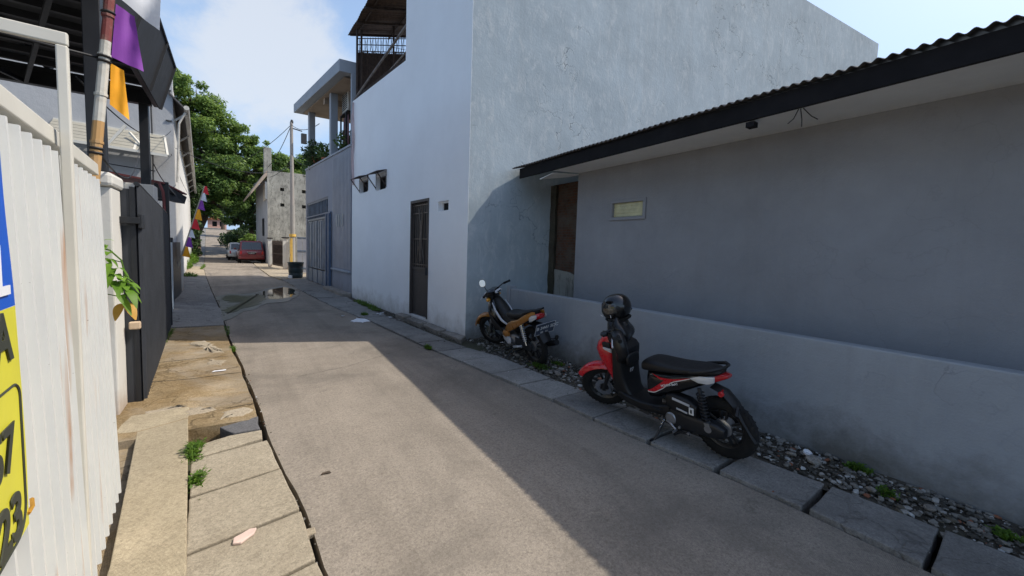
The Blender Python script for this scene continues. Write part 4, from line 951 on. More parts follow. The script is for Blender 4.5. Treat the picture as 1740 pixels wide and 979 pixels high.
tree('far tree standing above the shadowy tree, along the climbing lane', (1.0,74,terrain(74)), 9, [(0,0,6,2.4),(-1.0,0,4.2,1.4),(1.5,0,4.4,2.0),(0,-1,2.6,1.7)], 6000, .2, [M['leaf_dark'], M['leaf']], 15)
tree('bushy tree behind the far end houses', (-2.2,122,terrain(122)), 14, [(0,0,9,3.4),(-3,0,8,3),(3.5,0,8,3),(0,0,5,3)], 6000, .3, [M['leaf'], M['leaf_light']], 16)
def bush(label, loc, blobs, n, size, mat, seed, group='bushes beside the lane'):
    t = thing('bush', label, 'bush', loc, group); mb = MB()
    for b in blobs: mb.tube([(0,0,-.1),(b[0]*.5,b[1]*.5,b[2]*.5),b[:3]], [.03,.02,.008], 5)
    mb.build('stem', M['bark'], t); mb = MB(); foliage(mb, blobs, n, size, seed); mb.build('leaves', mat, t, recalc=False)
bush('yellow green bush beyond the parked red car', (1.0,47.5,terrain(47)), [(0,0,1.5,.6),(.7,0,1.3,.6),(-.4,.4,1.1,.5),(.4,-.2,2.0,.5)], 1600, .10, M['leaf_light'], 31)
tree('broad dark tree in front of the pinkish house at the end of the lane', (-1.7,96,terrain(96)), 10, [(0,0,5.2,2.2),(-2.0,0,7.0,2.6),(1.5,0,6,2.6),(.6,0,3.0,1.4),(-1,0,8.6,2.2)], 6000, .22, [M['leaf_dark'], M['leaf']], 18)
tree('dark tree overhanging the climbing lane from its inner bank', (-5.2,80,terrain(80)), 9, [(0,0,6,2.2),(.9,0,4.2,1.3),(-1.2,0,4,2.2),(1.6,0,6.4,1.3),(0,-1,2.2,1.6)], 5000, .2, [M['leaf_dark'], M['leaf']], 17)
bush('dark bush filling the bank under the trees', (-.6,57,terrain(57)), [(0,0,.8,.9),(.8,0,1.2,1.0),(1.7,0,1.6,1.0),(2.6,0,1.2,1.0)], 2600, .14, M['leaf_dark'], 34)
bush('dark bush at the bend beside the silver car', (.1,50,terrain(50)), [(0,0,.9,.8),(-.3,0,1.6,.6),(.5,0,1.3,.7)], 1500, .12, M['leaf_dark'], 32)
bush('dark creeper covered stump at the end of the pale street wall', (-2.95,43.5,0), [(0,0,3.2,.7),(.05,0,2.3,.65),(0,.2,1.4,.65),(.1,-.2,.6,.6),(-.1,0,4.2,.8),(0,0,5.0,.9),(.2,0,5.8,1.0)], 7000, .11, M['leaf_dark'], 33)

# ------------------------------------------------------------------ parked cars
def car(name, label, loc, rz, W, H, Lc, bodymat, plate=True):
    t = thing(name, label, 'car', loc, None, (0,0,rz)); hw = W/2
    # local: +x forward, rear bumper at x=0
    mb = MB(); zb, zs = .28, H*.56
    mb.loftx([(.0,hw*.90,zb+.16,zs-.10),(.05,hw*.97,zb+.04,zs),(.5,hw,zb,zs+.02),(Lc*.5,hw,zb,zs+.01),(Lc-.9,hw*.99,zb,zs-.04),(Lc-.15,hw*.92,zb+.04,zs-.16),(Lc,hw*.80,zb+.14,zs-.26)], n=24, e=6)
    mb.loftx([(.04,hw*.90,zs-.06,zs+.02),(.30,hw*.84,zs-.06,H-.05),(.55,hw*.82,zs-.06,H),(Lc*.5,hw*.82,zs-.06,H),(Lc*.58,hw*.84,zs-.06,H-.06),(Lc*.74,hw*.92,zs-.06,zs+.0)], n=24, e=6)
    mb.build('body', bodymat, t, smooth=True)
    mb = MB(); zr = zs+.06; zt = H-.14
    k = lambda z: lerp(.035, .27, (z-zs)/(H-.05-zs))
    mb.add([(k(zr)-.012,-hw*.76,zr),(k(zr)-.012,hw*.76,zr),(k(zt)-.012,hw*.70,zt),(k(zt)-.012,-hw*.70,zt)], [(0,1,2,3)]); mb.build('rear_window', M['glass'], t)
    for s in (-1,1):
        mb = MB(); y0, y1 = s*(hw*.895+.006), s*(hw*.835+.006)
        mb.add([(.55,y0,zr),(Lc*.68,y0,zr),(Lc*.57,y1,zt),(.62,y1,zt)], [(0,1,2,3)]); mb.build('side_window', M['glass'], t)
        mb = MB(); mb.loftx([(-.012,.05,zs-.30,zs-.06,s*(hw*.80)),(.06,.075,zs-.32,zs-.04,s*(hw*.82)),(.16,.05,zs-.30,zs-.06,s*(hw*.90))], n=10, e=4); mb.build('tail_light', M['redlens'], t, smooth=True)
        mb = MB(); mb.loftx([(Lc*.66,.06,zs+.02,zs+.16,s*(hw+.1)),(Lc*.68,.09,zs,zs+.18,s*(hw+.1)),(Lc*.71,.05,zs+.02,zs+.16,s*(hw+.1))], n=10); mb.build('wing_mirror', bodymat, t, smooth=True)
        for x in (.75, Lc-.85):
            w = MB(); w.lathe([(.19,-.1),(.30,-.1),(.32,-.06),(.32,.06),(.30,.1),(.19,.1)], (x, s*(hw-.09), .32), 'Y', 24); wo = w.build('wheel', M['rubber'], t, smooth=True)
            w = MB(); w.lathe([(0,-.08),(.19,-.08),(.19,.08),(0,.085)], (x, s*(hw-.09), .32), 'Y', 20); w.build('rim', M['alloy'], wo, smooth=True)
    mb = MB(); mb.loftx([(-.08,hw*.80,zb+.08,zb+.26),(-.03,hw*.98,zb+.03,zb+.28),(.2,hw*1.01,zb+.02,zb+.28)], n=20, e=6); mb.build('bumper', bodymat, t, smooth=True)
    mb = MB(); mb.box(-.03,-.015,-.26,.26,zs-.30,zs-.16); p = mb.build('number_plate', M['dark'], t, bevel=.004)
    mb = MB(); mb.box(-.035,-.02,-.33,.33,zs-.145,zs-.10); mb.build('trim', M['chrome'], t)
    for i in range(7): 
        if i in (1,6): continue
    text_obj('plate_text', 'B 1846 KO', .085, (-.034,.215,zs-.26), (0,-1,0), (0,0,1), M['whiteplastic'], p)
    mb = MB(); mb.box(.3,Lc-.3,-hw*.8,hw*.8,.18,.34); mb.build('underbody', M['dark'], t)
    return t
car('parked_car', 'dark red hatchback van seen from behind, parked by the concrete house', (1.15,36.6,0), rad(92), 1.74, 1.78, 4.2, M['carred'])
car('parked_car', 'silver car mostly hidden in front of the parked red one', (.42,42.2,terrain(42)), rad(93), 1.65, 1.6, 4.1, M['carsilver'])
# ------------------------------------------------------------------ left side: sliding gate, frame, banner
LA, LB = (-.59,3.23), (-.59-.069*5, 3.23+5*.9976)
LF = Frame(LA, LB, (1,0)); S3 = lambda y: (y-3.23)/.9976
LG0 = LF; LF = Frame((LA[0]-.03, LA[1]), (LB[0]-.03, LB[1]), (1,0))
sg = thing('sliding_gate', 'white ribbed sheet sliding gate with rust streaks', 'gate', (-.55,2.5,0)); SGM = Matrix.Translation((.55,-2.5,0)) @ Matrix(((1,0,-.021,0),(0,1,0,0),(0,0,1,0),(0,0,0,1)))
mb = MB(); s0, s1 = S3(.35), S3(3.22); n = int((s1-s0)/.108); R = []
for i in range(n):
    a = s0 + (s1-s0)*i/n; w = (s1-s0)/n
    for q, d in ((0,0),(.40,0),(.45,.045),(.59,.045),(.63,0),(.90,0),(.92,-.012),(.97,-.012)): R.append((a+w*q, d))
R.append((s1, 0))
z0, z1 = .075, 1.93; k = len(R)
for s, d in R: mb.v += [LF.p(s, d, z0), LF.p(s, d, z1), LF.p(s, d-.01, z1), LF.p(s, d-.01, z0)]
for i in range(k-1):
    for j in range(4): mb.f.append((i*4+j, (i+1)*4+j, (i+1)*4+(j+1)%4, i*4+(j+1)%4)); mb.mi.append(0)
mb.build('ribbed_sheet', M['gatewhite'], sg, M=SGM)
mb = MB(); mb.box(s0, s1, -.035, .038, 1.955, 2.02, LF.M)
mb.build('top_rail', M['whitepaint'], sg, bevel=.005, M=SGM)
mb = MB(); mb.box(s0, s1, -.03, .012, .04, .085, LF.M); mb.box(s1-.03, s1, -.04, -.012, .086, 1.954, LF.M); mb.build('bottom_rail', M['gatewhite'], sg, bevel=.004, M=SGM)
mb = MB()
for i in range(14): s = lerp(s0+.05, s1-.05, i/13); mb.box(s-.012, s+.012, -.03, -.012, .086, 1.954, LF.M)
mb.build('stile', M['whitepaint'], sg, M=SGM)
gf = thing('gate_portal', 'cream steel post and overhead beam guiding the white sliding gate', 'gate portal', (-.50,2.32,0)); GFM = Matrix.Translation((.50,-2.32,0))
mb = MB(); mb.box(-.545,-.512,2.28,2.305,-.05,2.335); mb.build('post', M['whitepaint'], gf, bevel=.005, M=GFM)
mb = MB(); mb.box(-2.6,-.5115,2.2815,2.3035,2.3365,2.385); mb.build('beam', M['whitepaint'], gf, bevel=.005, M=GFM)
# banner tied to the gate (its right-hand end is all the picture shows)
bn = thing('banner', 'yellow and blue vinyl banner with dark figures tied to the white gate', 'banner', (-.45,1.3,0)); BNM = Matrix.Translation((.45,-1.3,0))
BF = Frame(LA, LB, (1,0)); d = .006; e = S3(1.60)
mb = MB(); k = 10
def bed(z): return e + (-.09*max(0, z-1.22)**1.0*1.2 if z > 1.22 else 0) + .004*math.sin(z*14)
zs = [.805+.0554545*i for i in range(12)]
for i in range(len(zs)-1):
    z0, z1 = zs[i], zs[i+1]; mb.quad(BF.p(S3(.4),d,z0), BF.p(bed(z0),d,z0), BF.p(bed(z1),d,z1), BF.p(S3(.4),d,z1))
mb.build('yellow_panel', M['banneryellow'], bn, M=BNM, weld=True)
mb = MB(); zs = [1.416+.055*i for i in range(9)]
for i in range(len(zs)-1):
    z0, z1 = zs[i], zs[i+1]; mb.quad(BF.p(S3(.4),d,z0), BF.p(bed(z0),d,z0), BF.p(bed(z1),d,z1), BF.p(S3(.4),d,z1))
mb.build('blue_panel', M['bannerblue'], bn, M=BNM, weld=True)
TX = lambda body, size, s, z, mat, al='RIGHT', nm='lettering', b=.004: text_obj(nm, body, size, BNM @ BF.p(s, d+.004, z), BF.u, (0,0,1), mat, bn, .0015, al, b)
TX('A', .17, S3(1.525), 1.29, M['ink'])
TX('0857', .155, S3(1.505), 1.02, M['ink']); TX('8123', .165, S3(1.535), .83, M['ink'])
TX('L', .17, S3(1.53), 1.455, M['flagwhite'])
mb = MB(); pts = []; s1_ = S3(1.572); rr = .04
for i in range(9): a = i/8*PI/2; pts.append((s1_-rr+rr*math.sin(a), 1.215-rr+rr*math.cos(a)))
for i in range(9): a = i/8*PI/2; pts.append((s1_-rr*2+rr*2*math.cos(a), .813+rr*2-rr*2*math.sin(a)))
pts = [(S3(.5),1.215)] + pts + [(S3(.5),.813)]
mb.tube([BF.p(s,d+.001,z) for s,z in pts], .0035, 5); mb.build('outline', M['ink'], bn, M=BNM)
mb = MB(); mb.tube([BF.p(S3(1.585),d+.002,.84),BF.p(S3(1.61),d+.004,.845),BF.p(S3(1.645),.002,.852)], .005, 5); mb.build('tie_string', M['deadleaf'], bn, M=BNM)

# pillars, black gate leaf
def pillar(label, x0, x1, y0, y1, h, cap):
    t = thing('gate_pillar', label, 'pillar', ((x0+x1)/2,(y0+y1)/2,0)); w, dd = (x1-x0)/2, (y1-y0)/2
    mb = MB(); mb.box(-w,w,-dd,dd,-.1,h); mb.build('shaft', M['pillarwhite'], t, bevel=.012)
    if cap: mb = MB(); mb.box(-w-.05,w+.02,-dd-.05,dd+.05,h+.002,h+.12); mb.build('cap', M['pillarwhite'], t, bevel=.03)
    return t
pillar('white pillar with a heavy cap between the white gate and the black gate', -1.15,-.835,4.68,5.0,2.03,True)
pillar('plain white pillar carrying the thin black canopy column', -1.42,-1.06,8.75,9.15,2.50,False)
bg = thing('black_gate', 'charcoal ribbed sheet gate with a curved top edge', 'gate', (-.85,7,0)); BGM = Matrix.Translation((.85,-7,0))
GA, GB = (-.725,5.0), (-.955,9.2); GF = Frame(GA, GB, (1,0)); LG = math.hypot(.23,4.2)
mb = MB(); n = 42
topz = lambda s: 2.10 - .05*(s/LG) - (.16*max(0,(s/LG-.9)/.1)**2)
R = []
for i in range(n):
    for q, dd in ((0,0),(.6,0),(.7,.022),(.9,.022)): R.append(((i+q)/n*LG, dd))
R.append((LG,0)); k = len(R)
for s, dd in R: mb.v += [GF.p(s,dd,.04), GF.p(s,dd,topz(s)), GF.p(s,dd-.012,topz(s)), GF.p(s,dd-.012,.04)]
for i in range(k-1):
    for j in range(4): mb.f.append((i*4+j,(i+1)*4+j,(i+1)*4+(j+1)%4,i*4+(j+1)%4)); mb.mi.append(0)
mb.build('ribbed_sheet', M['blackgate'], bg, M=BGM)
mb = MB(); mb.tube([GF.p(LG*i/20,0,topz(LG*i/20)+.01) for i in range(21)], .022, 6); mb.box(0,.05,-.05,-.014,.04,2.08,GF.M); mb.box(LG-.05,LG,-.05,-.014,.04,1.85,GF.M); mb.build('frame', M['black'], bg, M=BGM)
mb = MB(); mb.box(-.98,-.735,5.005,5.03,.05,1.2); mb.box(-.98,-.735,5.008,5.028,1.2,2.06); mb.build('end_panel', M['blackgate'], bg, bevel=.004, M=BGM)
mb = MB(); mb.box(-.86,-.70,4.93,4.983,1.74,1.80); mb.box(-.715,-.69,4.95,5.1,1.70,1.83); mb.build('latch', M['black'], bg, bevel=.004, M=BGM)
mb = MB(); mb.box(-.80,-.72,4.93,4.98,.76,.83); mb.build('rusty_hinge', paint('peeling_hinge', (.5,.38,.26,1), rough=.8, var=.4), bg, bevel=.01, M=BGM)

# black carport canopy
cc = thing('carport_canopy', 'large black steel carport canopy with smoked sheets behind the white gate', 'canopy', (-2.5,6,0)); CCM = Matrix.Translation((2.5,-6,0))
for (x, y, w, z0) in ((-.985,5.1,.115,2.165),(-1.17,8.9,.115,2.502)):
    mb = MB(); mb.box(x-w/2,x+w/2,y-w/2,y+w/2,z0,3.82); mb.build('column', M['black'], cc, bevel=.006, M=CCM)
mb = MB()
for q in ((-6.5,-1.07,1.14,1.26,3.80,3.98),(-6.5,-1.07,5.04,5.16,3.80,3.98),(-6.5,-1.07,8.82,8.94,3.80,3.98),(-1.06,-.985,.8,9.0,3.82,3.95),(-6.6,-6.5,.8,9.0,3.8,3.98)): mb = MB(); mb.box(*q); mb.build('beam', M['black'], cc, bevel=.006, M=CCM)
mb = MB()
for i in range(19): y = 1.5 + i*.41; mb.box(-6.5,-1.06,y-.03,y+.03,3.99,4.07)
for x in (-2.2,-3.6,-5.0): mb.box(x-.03,x+.03,.8,9.0,4.07,4.13)
for x, x2 in ((-1.2,-2.4),(-3.4,-2.4),(-3.6,-4.8)): mb.bar((x,5.1,3.78),(x2,5.1,3.2) if False else (x2,8.8,3.80), .04,.05)
mb.build('batten', M['slate'], cc, M=CCM)
mb = MB(); mb.box(-6.6,-1.0,.7,9.02,4.135,4.15); mb.build('roof_sheet', M['polycarb'], cc, M=CCM)
mb = MB()
mb.add([(-.98,.6,3.80),(-.98,9.0,3.80),(-.78,9.06,4.55),(-.78,.6,4.55),(-.995,.6,3.80),(-.995,9.0,3.80),(-.795,9.06,4.55),(-.795,.6,4.55)], [(0,1,2,3),(7,6,5,4),(0,4,5,1),(1,5,6,2),(2,6,7,3),(3,7,4,0)])
mb.build('street_fascia', M['polycarb'], cc, M=CCM)
mb = MB()
for y in (2,3.5,5,6.5,8,9.0): mb.bar((-.97,y,3.8),(-.765,y,4.56),.02,.03)
mb.tube([(-.775,.6,4.56),(-.775,9.06,4.56)], .02, 6)
mb.build('fascia_rib', M['slate'], cc, M=CCM)

# bamboo flagpoles with pennants
def cloth(mb, p, cx, cy, w0, w1, h, seed, tip=0, nx=8, ny=9):
    """hanging pennant: top edge along cx, hanging down cy; slight folds"""
    cx, cy = Vector(cx).normalized(), Vector(cy).normalized(); n = cx.cross(cy).normalized(); o = len(mb.v)
    for j in range(ny+1):
        t = j/ny; w = lerp(w0, w1, t)
        for i in range(nx+1):
            s = i/nx; fold = .018*math.sin(s*9+seed+t*2)*(.4+t) + .012*noise.noise(Vector((s*3, t*3, seed)))
            mb.v.append(Vector(p) + cx*(w*s + (w0-w)*.0) + cy*(h*t*(1-.0*s)) + cy*(tip*s*t) + n*fold)
    for j in range(ny):
        for i in range(nx):
            a = o+j*(nx+1)+i; mb.f.append((a,a+1,a+nx+2,a+nx+1)); mb.mi.append(0)
fp = thing('flagpole', 'leaning painted bamboo pole with white, purple and orange pennants by the white gate', 'flagpole', (-.72,3.6,0)); FPM = Matrix.Translation((.72,-3.6,0))
pa, pb = Vector((-.73,3.55,1.75)), Vector((-.58,3.62,3.55)); pp = lambda z: pa.lerp(pb, (z-pa.z)/(pb.z-pa.z))
mb = MB(); zs = [1.2,1.6,1.95,2.2,2.5,2.75,3.0,3.3,3.6]
mb.tube([tuple(pp(z)) for z in zs], [.031,.030,.029,.028,.027,.026,.025,.024,.022], 10)
for z in zs[1:-1]: p = pp(z); mb.tube([tuple(p-Vector((0,0,.008))), tuple(p+Vector((0,0,.008)))], .032, 10)
mb.build('pole', M['bamboo'], fp, smooth=True, M=FPM)
mb = MB()
for z in (2.13,2.16,2.71,2.74,3.02): mb = MB(); mb.lathe([(.031,-.008),(.037,0),(.031,.008)], tuple(pp(z)), 'Z', 12); mb.build('binding', M['wire'], fp, smooth=True, M=FPM)
def flag(mat, quad, seed, nm='flag', parent=fp, Mx=FPM):
    mb = MB(); a, b, c, dd = [Vector(q) for q in quad]; nx, ny = 9, 9
    nrm = (b-a).cross(dd-a).normalized()
    for j in range(ny+1):
        for i in range(nx+1):
            s, t = i/nx, j/ny; p = a.lerp(b, s).lerp(dd.lerp(c, s), t)
            mb.v.append(p + nrm*(b-a).length*(.10*math.sin(s*8+seed+t*2.4)*s + .05*math.sin(t*10+s*4+seed)*s + .07*noise.noise(Vector((s*3,t*3,seed)))*s))
    for j in range(ny):
        for i in range(nx): q = j*(nx+1)+i; mb.f.append((q,q+1,q+nx+2,q+nx+1)); mb.mi.append(0)
    o = mb.build(nm, mat, parent, smooth='all', M=Mx, recalc=False)
    return o
P0 = lambda z, off=.03: pp(z) + Vector((off,0,0))
flag(M['flagwhite'], [P0(3.50), P0(3.50)+Vector((.20,.0,.0)), P0(2.99)+Vector((.215,0,0.0)), P0(3.14)], 1)
flag(M['flagpurple'], [P0(3.09), P0(3.09)+Vector((.085,0,-.05)), P0(2.70)+Vector((.155,0,.0)), P0(2.75)], 2)
flag(M['flagorange'], [P0(2.71), P0(2.71)+Vector((.06,0,-.03)), P0(2.40)+Vector((.105,0,-.03)), P0(2.45)+Vector((.012,0,0))], 3)
f2 = thing('flagpole', 'distant leaning pole with small red, white, purple and orange pennants', 'flagpole', (-1.15,14,0)); F2M = Matrix.Translation((1.15,-14,0))
qa, qb = Vector((-1.32,13.9,.6)), Vector((-.64,14.0,3.14)); qq = lambda z: qa.lerp(qb, (z-qa.z)/(qb.z-qa.z))
mb = MB(); mb.tube([tuple(qq(z)) for z in (.0,1,2,3.14)], [.02,.018,.015,.012], 8); mb.build('pole', paint('plain_bamboo', (.4,.36,.28,1), rough=.7, var=.2), f2, smooth=True, M=F2M)
for z1, z0, m, w in ((3.14,2.95,'flagred',.16),(2.95,2.75,'flagwhite',.17),(2.74,2.5,'flagpurple',.19),(2.48,2.22,'flagorange',.2),(2.2,1.95,'flagred',.22),(1.9,1.72,'flagwhite',.17),(1.70,1.45,'flagpurple',.19),(1.44,1.18,'flagorange',.21)):
    a, dd = qq(z1), qq(z0); flag(M[m], [a, a+Vector((w*.32,0,.0)), dd+Vector((w*.9,0,-.05)), dd+Vector((0,0,-.0))], z1*5, parent=f2, Mx=F2M)

# thin black post, small awning and gate strips beyond the black gate
sa = thing('entrance_awning', 'small awning with a maroon roof on a thin black post', 'awning', (-1.2,10.5,0)); SAM = Matrix.Translation((1.2,-10.5,0))
mb = MB(); mb.add([(-2.1,9.9,2.80),(-1.06,9.9,2.66),(-.80,10.9,2.57),(-2.1,11.6,2.8)]+[(-2.1,9.9,2.83),(-1.06,9.9,2.69),(-.80,10.9,2.60),(-2.1,11.6,2.83)], [(0,1,2,3),(7,6,5,4),(0,4,5,1),(1,5,6,2),(2,6,7,3),(3,7,4,0)]); mb.build('roof', M['maroon'], sa, M=SAM)
mb = MB(); mb.add([(-1.2,9.95,2.66),(-1.02,9.95,2.64),(-.80,10.9,2.53),(-1.0,11.0,2.55),(-1.2,9.95,2.40),(-1.02,9.95,2.38),(-.84,10.9,2.38),(-1.0,11.0,2.40)], [(0,1,2,3),(7,6,5,4),(0,4,5,1),(1,5,6,2),(2,6,7,3),(3,7,4,0)]); mb.build('valance', M['slate'], sa, M=SAM)
mb = MB(); mb.box(-.975,-.925,9.24,9.29,-.05,2.62); mb.bar((-.95,9.27,2.3),(-1.25,9.27,2.32),.04,.04); mb.bar((-.95,9.27,2.55),(-.95,10.6,2.5),.04,.04); mb.build('post', M['black'], sa, M=SAM)
mb = MB(); mb.tube([(-1.05,9.22,2.6),(-1.0,9.22,2.45),(-.99,9.22,2.3),(-.99,9.22,1.9)], .022, 8); mb.build('downpipe', M['maroon'], sa, M=SAM)
sw = thing('side_gate', 'narrow white and pale blue side gate behind the thin black post', 'gate', (-1.25,11.5,0)); SWM = Matrix.Translation((1.25,-11.5,0))
mb = MB()
for k, (y, x) in enumerate(((9.6,-1.04),(10.1,-1.07),(10.6,-1.10),(11.1,-1.13),(11.6,-1.17))): mb.box(x-.015,x+.015,y,y+.34,.06,1.55)
mb.build('panel', paint('pale_blue_sheet', (.50,.58,.64,1), rough=.5, var=.15, obj=False), sw, M=SWM)
mb = MB()
for y, x in ((9.5,-1.03),(11.98,-1.19),(12.6,-1.24)): mb.box(x-.03,x+.03,y,y+.06,0,1.66)
mb.box(-1.30,-1.24,12.66,14.6,.1,1.55)
mb.build('dark_frame', M['black'], sw, M=SWM)
mb = MB(); mb.box(-1.36,-1.30,14.65,16.0,0,1.3); mb.build('white_wall_piece', M['pillarwhite'], sw, M=SWM)

# pale house on the left
lh = thing('pale_house', 'pale grey house with a weathered street wall behind the carport', 'house', (-4,20,0)); LHM = Matrix.Translation((4,-20,0))
mb = wall_mb((-9,16.0), (-1.452,16.0), -.1, 6.6, 6.6, .2, (0,1)); mb.build('end_wall', M['leftwall'], lh, M=LHM)
mb = wall_mb((-1.45,16.012), (-2.95,43), -.1, 6.3, 6.3, .2, (-1,0)); mb.build('street_wall', M['leftwhite'], lh, M=LHM)
mb = MB(); mb.prism([(-1.6,16.05),(-9,16.05),(-9,43),(-3.1,43)], 6.1, 6.2, 'XY'); mb.prism([(-2.97,42.9),(-9,42.9),(-9,43.05),(-2.97,43.05)],0,6.1,'XY'); mb.build('roof_slab', M['concgrey'], lh, M=LHM)
mb = MB(); mb.add([(-1.16,15.9,5.62),(-2.2,15.9,6.7),(-3.7,43,6.7),(-2.6,43,5.62),(-1.16,15.9,5.68),(-2.2,15.9,6.76),(-3.7,43,6.76),(-2.6,43,5.68)], [(0,1,2,3),(7,6,5,4),(0,4,5,1),(1,5,6,2),(2,6,7,3),(3,7,4,0)]); mb.build('eave_sheet', M['zinc'], lh, M=LHM)
mb = MB(); mb.tube([(-1.12,15.85,5.66),(-2.58,43,5.66)], .07, 8); mb.tube([(-1.16,16,5.55),(-1.32,16.05,5.2),(-1.4,16.1,3.4)], .03, 7)
for i in range(8): yy = 16.3+i*3.3; xx = -1.45-.0556*(yy-16); mb.bar((xx,yy,5.3),(xx+.33,yy,5.6),.05,.05)
mb.build('gutter', M['acunit'], lh, smooth=True, M=LHM)
mb = MB()
for i, z in enumerate((3.0,5.2,6.1)): mb.box(-1.62,-1.48,15.965,15.998,z,z+.03)
mb.tube([(-1.95,15.96,6.5),(-1.93,15.96,4.2),(-1.96,15.96,2.0)], .02, 6); mb.build('conduit', M['slate'], lh, M=LHM)
aw = thing('sheet_awning', 'cream sheet awning on white steel struts on the pale house wall', 'awning', (-2.2,15.5,4.4)); AWM = Matrix.Translation((2.2,-15.5,-4.4))
mb = MB(); a = [(-3.9,15.97,4.75),(-1.66,15.97,4.72),(-1.50,15.0,4.0),(-3.9,15.0,4.1)]
for i in range(6):
    t0, t1 = i/6+.012, (i+1)/6-.012; A_, B_, C_, D_ = [Vector(q) for q in a]
    q = [A_.lerp(D_,t0), B_.lerp(C_,t0), B_.lerp(C_,t1), A_.lerp(D_,t1)]; mb.add([tuple(v) for v in q]+[tuple(v+Vector((0,0,.02))) for v in q], [(0,1,2,3),(7,6,5,4),(0,4,5,1),(1,5,6,2),(2,6,7,3),(3,7,4,0)])
mb.build('sheet', M['cream'], aw, M=AWM)
mb = MB(); pass
for p_, q_, w_, h_ in ((a[0],a[1],.05,.07),(a[2],a[3],.05,.07),(a[1],a[2],.05,.07),((-2.35,15.0,4.68),(-2.95,15.0,3.7),.06,.06),((-2.35,15.5,4.6),(-1.9,15.0,4.0),.05,.05),((-3.0,15.96,4.7),(-3.0,15.0,4.05),.05,.05),((-2.2,15.96,4.7),(-2.2,15.0,4.03),.05,.05)): mb = MB(); mb.bar(p_,q_,w_,h_); mb.build('strut', M['whitepaint'], aw, M=AWM)
for k, (p, q, sg_, lab) in enumerate((((-.7,3.6,2.15),(-2.2,15.9,4.4),.5,'black cable tied from the near bamboo pole to the pale house'),((-1.1,5.1,3.0),(-1.5,15.9,4.9),.35,'black cable from the canopy column to the corner of the pale house'),((-6,3.2,3.3),(-.64,3.6,2.73),.12,'black cable running across under the canopy to the bamboo pole'),((-1.5,15.8,4.2),(-2.6,42,5.3),.5,'black cable running along the pale street wall'),((-4.5,10,3.6),(-1.06,8.9,2.75),.15,'black cable slung behind the thin canopy column'),((-1.06,8.8,2.85),(-1.42,15.9,3.3),.2,'thin black cable beyond the second white pillar'))):
    cable('cable', lab, p, q, sg_, .008, 'cables on the left side')
# a garden wall closing the yard at the left
mb = MB(); mb.box(-7.0,-6.85,-3,16,-.1,2.6); o = mb.build('yard_wall', M['leftwall']); tag(o, 'grey yard wall far behind the white gate under the carport', 'wall')
mb = MB(); mb.prism([(-6.8,-3),(-.8,-3),(-.82,4.2),(-1.15,9),(-1.4,15.9),(-6.8,15.9)], -.15, .0, 'XY'); tag(mb.build('ground', M['slab']), kind='structure')
# ------------------------------------------------------------------ motorcycles (local axes: +x forward, +y left, z up, origin under the rear axle)
def turn(axis_p, axis_d, ang):
    return Matrix.Translation(Vector(axis_p)) @ Matrix.Rotation(ang, 4, Vector(axis_d).normalized()) @ Matrix.Translation(-Vector(axis_p))
def wheel(parent, name, c, R, w, rimR, mat_rim, M=None, spokes=5, disc=True, drum=False):
    M = M or Matrix.Identity(4); c = Vector(c)
    prof = []; k = 10
    for i in range(k+1):
        a = PI*i/k; prof.append((rimR+.006 + (R-rimR-.006)*math.sin(a)**.75, -w/2*math.cos(a)*(1 if 0 < i < k else .8)))
    prof += [(rimR-.004, w*.36), (rimR-.004, -w*.36)]
    mb = MB(); mb.lathe(prof, c, 'Y', 48, closed=True)
    # tread grooves as raised blocks
    for i in range(36):
        a = 2*PI*i/36
        for s in (-1, 1):
            p = c + Vector((math.cos(a)*(R-.0105), s*w*.22, math.sin(a)*(R-.0105))); t = Vector((-math.sin(a), .6*s, math.cos(a))).normalized()
            mb.bar(p - t*.014, p + t*.014, .008, .010, up=Vector((math.cos(a),0,math.sin(a))))
    wo = mb.build(name, M_['rubber'], parent, smooth=True, M=M)
    mb = MB(); mb.lathe([(rimR+.008,-w*.36),(rimR+.012,-w*.30),(rimR-.012,-w*.22),(rimR-.022,0),(rimR-.012,w*.22),(rimR+.012,w*.30),(rimR+.008,w*.36),(rimR-.006,w*.30),(rimR-.03,0),(rimR-.006,-w*.30)], c, 'Y', 40, closed=True)
    for i in range(spokes):
        a = 2*PI*i/spokes + .3
        d = Vector((math.cos(a),0,math.sin(a))); t = Vector((-math.sin(a),0,math.cos(a)))
        for s in (-1,1): mb.bar(c + d*.035 + t*s*.008, c + d*(rimR-.018) + t*s*.034, .026, .016, up=t)
    mb.lathe([(0,-.045),(.04,-.045),(.045,-.02),(.045,.02),(.04,.045),(0,.045)], c, 'Y', 20)
    mb.build('rim', mat_rim, wo, smooth=True, M=M, angle=50)
    if disc:
        mb = MB(); mb.lathe([(.05,.052),(.095,.052),(.095,.056),(.05,.056)], c, 'Y', 30, closed=True); mb.build('brake_disc', M_['chrome'], wo, smooth=True, M=M)
    if drum:
        mb = MB(); mb.lathe([(0,-.06),(.068,-.06),(.074,-.04),(.074,.03),(.03,.05),(0,.05)], c, 'Y', 26); mb.build('brake_drum', M_['alloy'], wo, smooth=True, M=M)
    return wo
M_ = M
def tubep(parent, name, pts, r, mat, M=None, n=10):
    mb = MB(); mb.tube(pts, r, n); return mb.build(name, mat, parent, smooth=True, M=M)
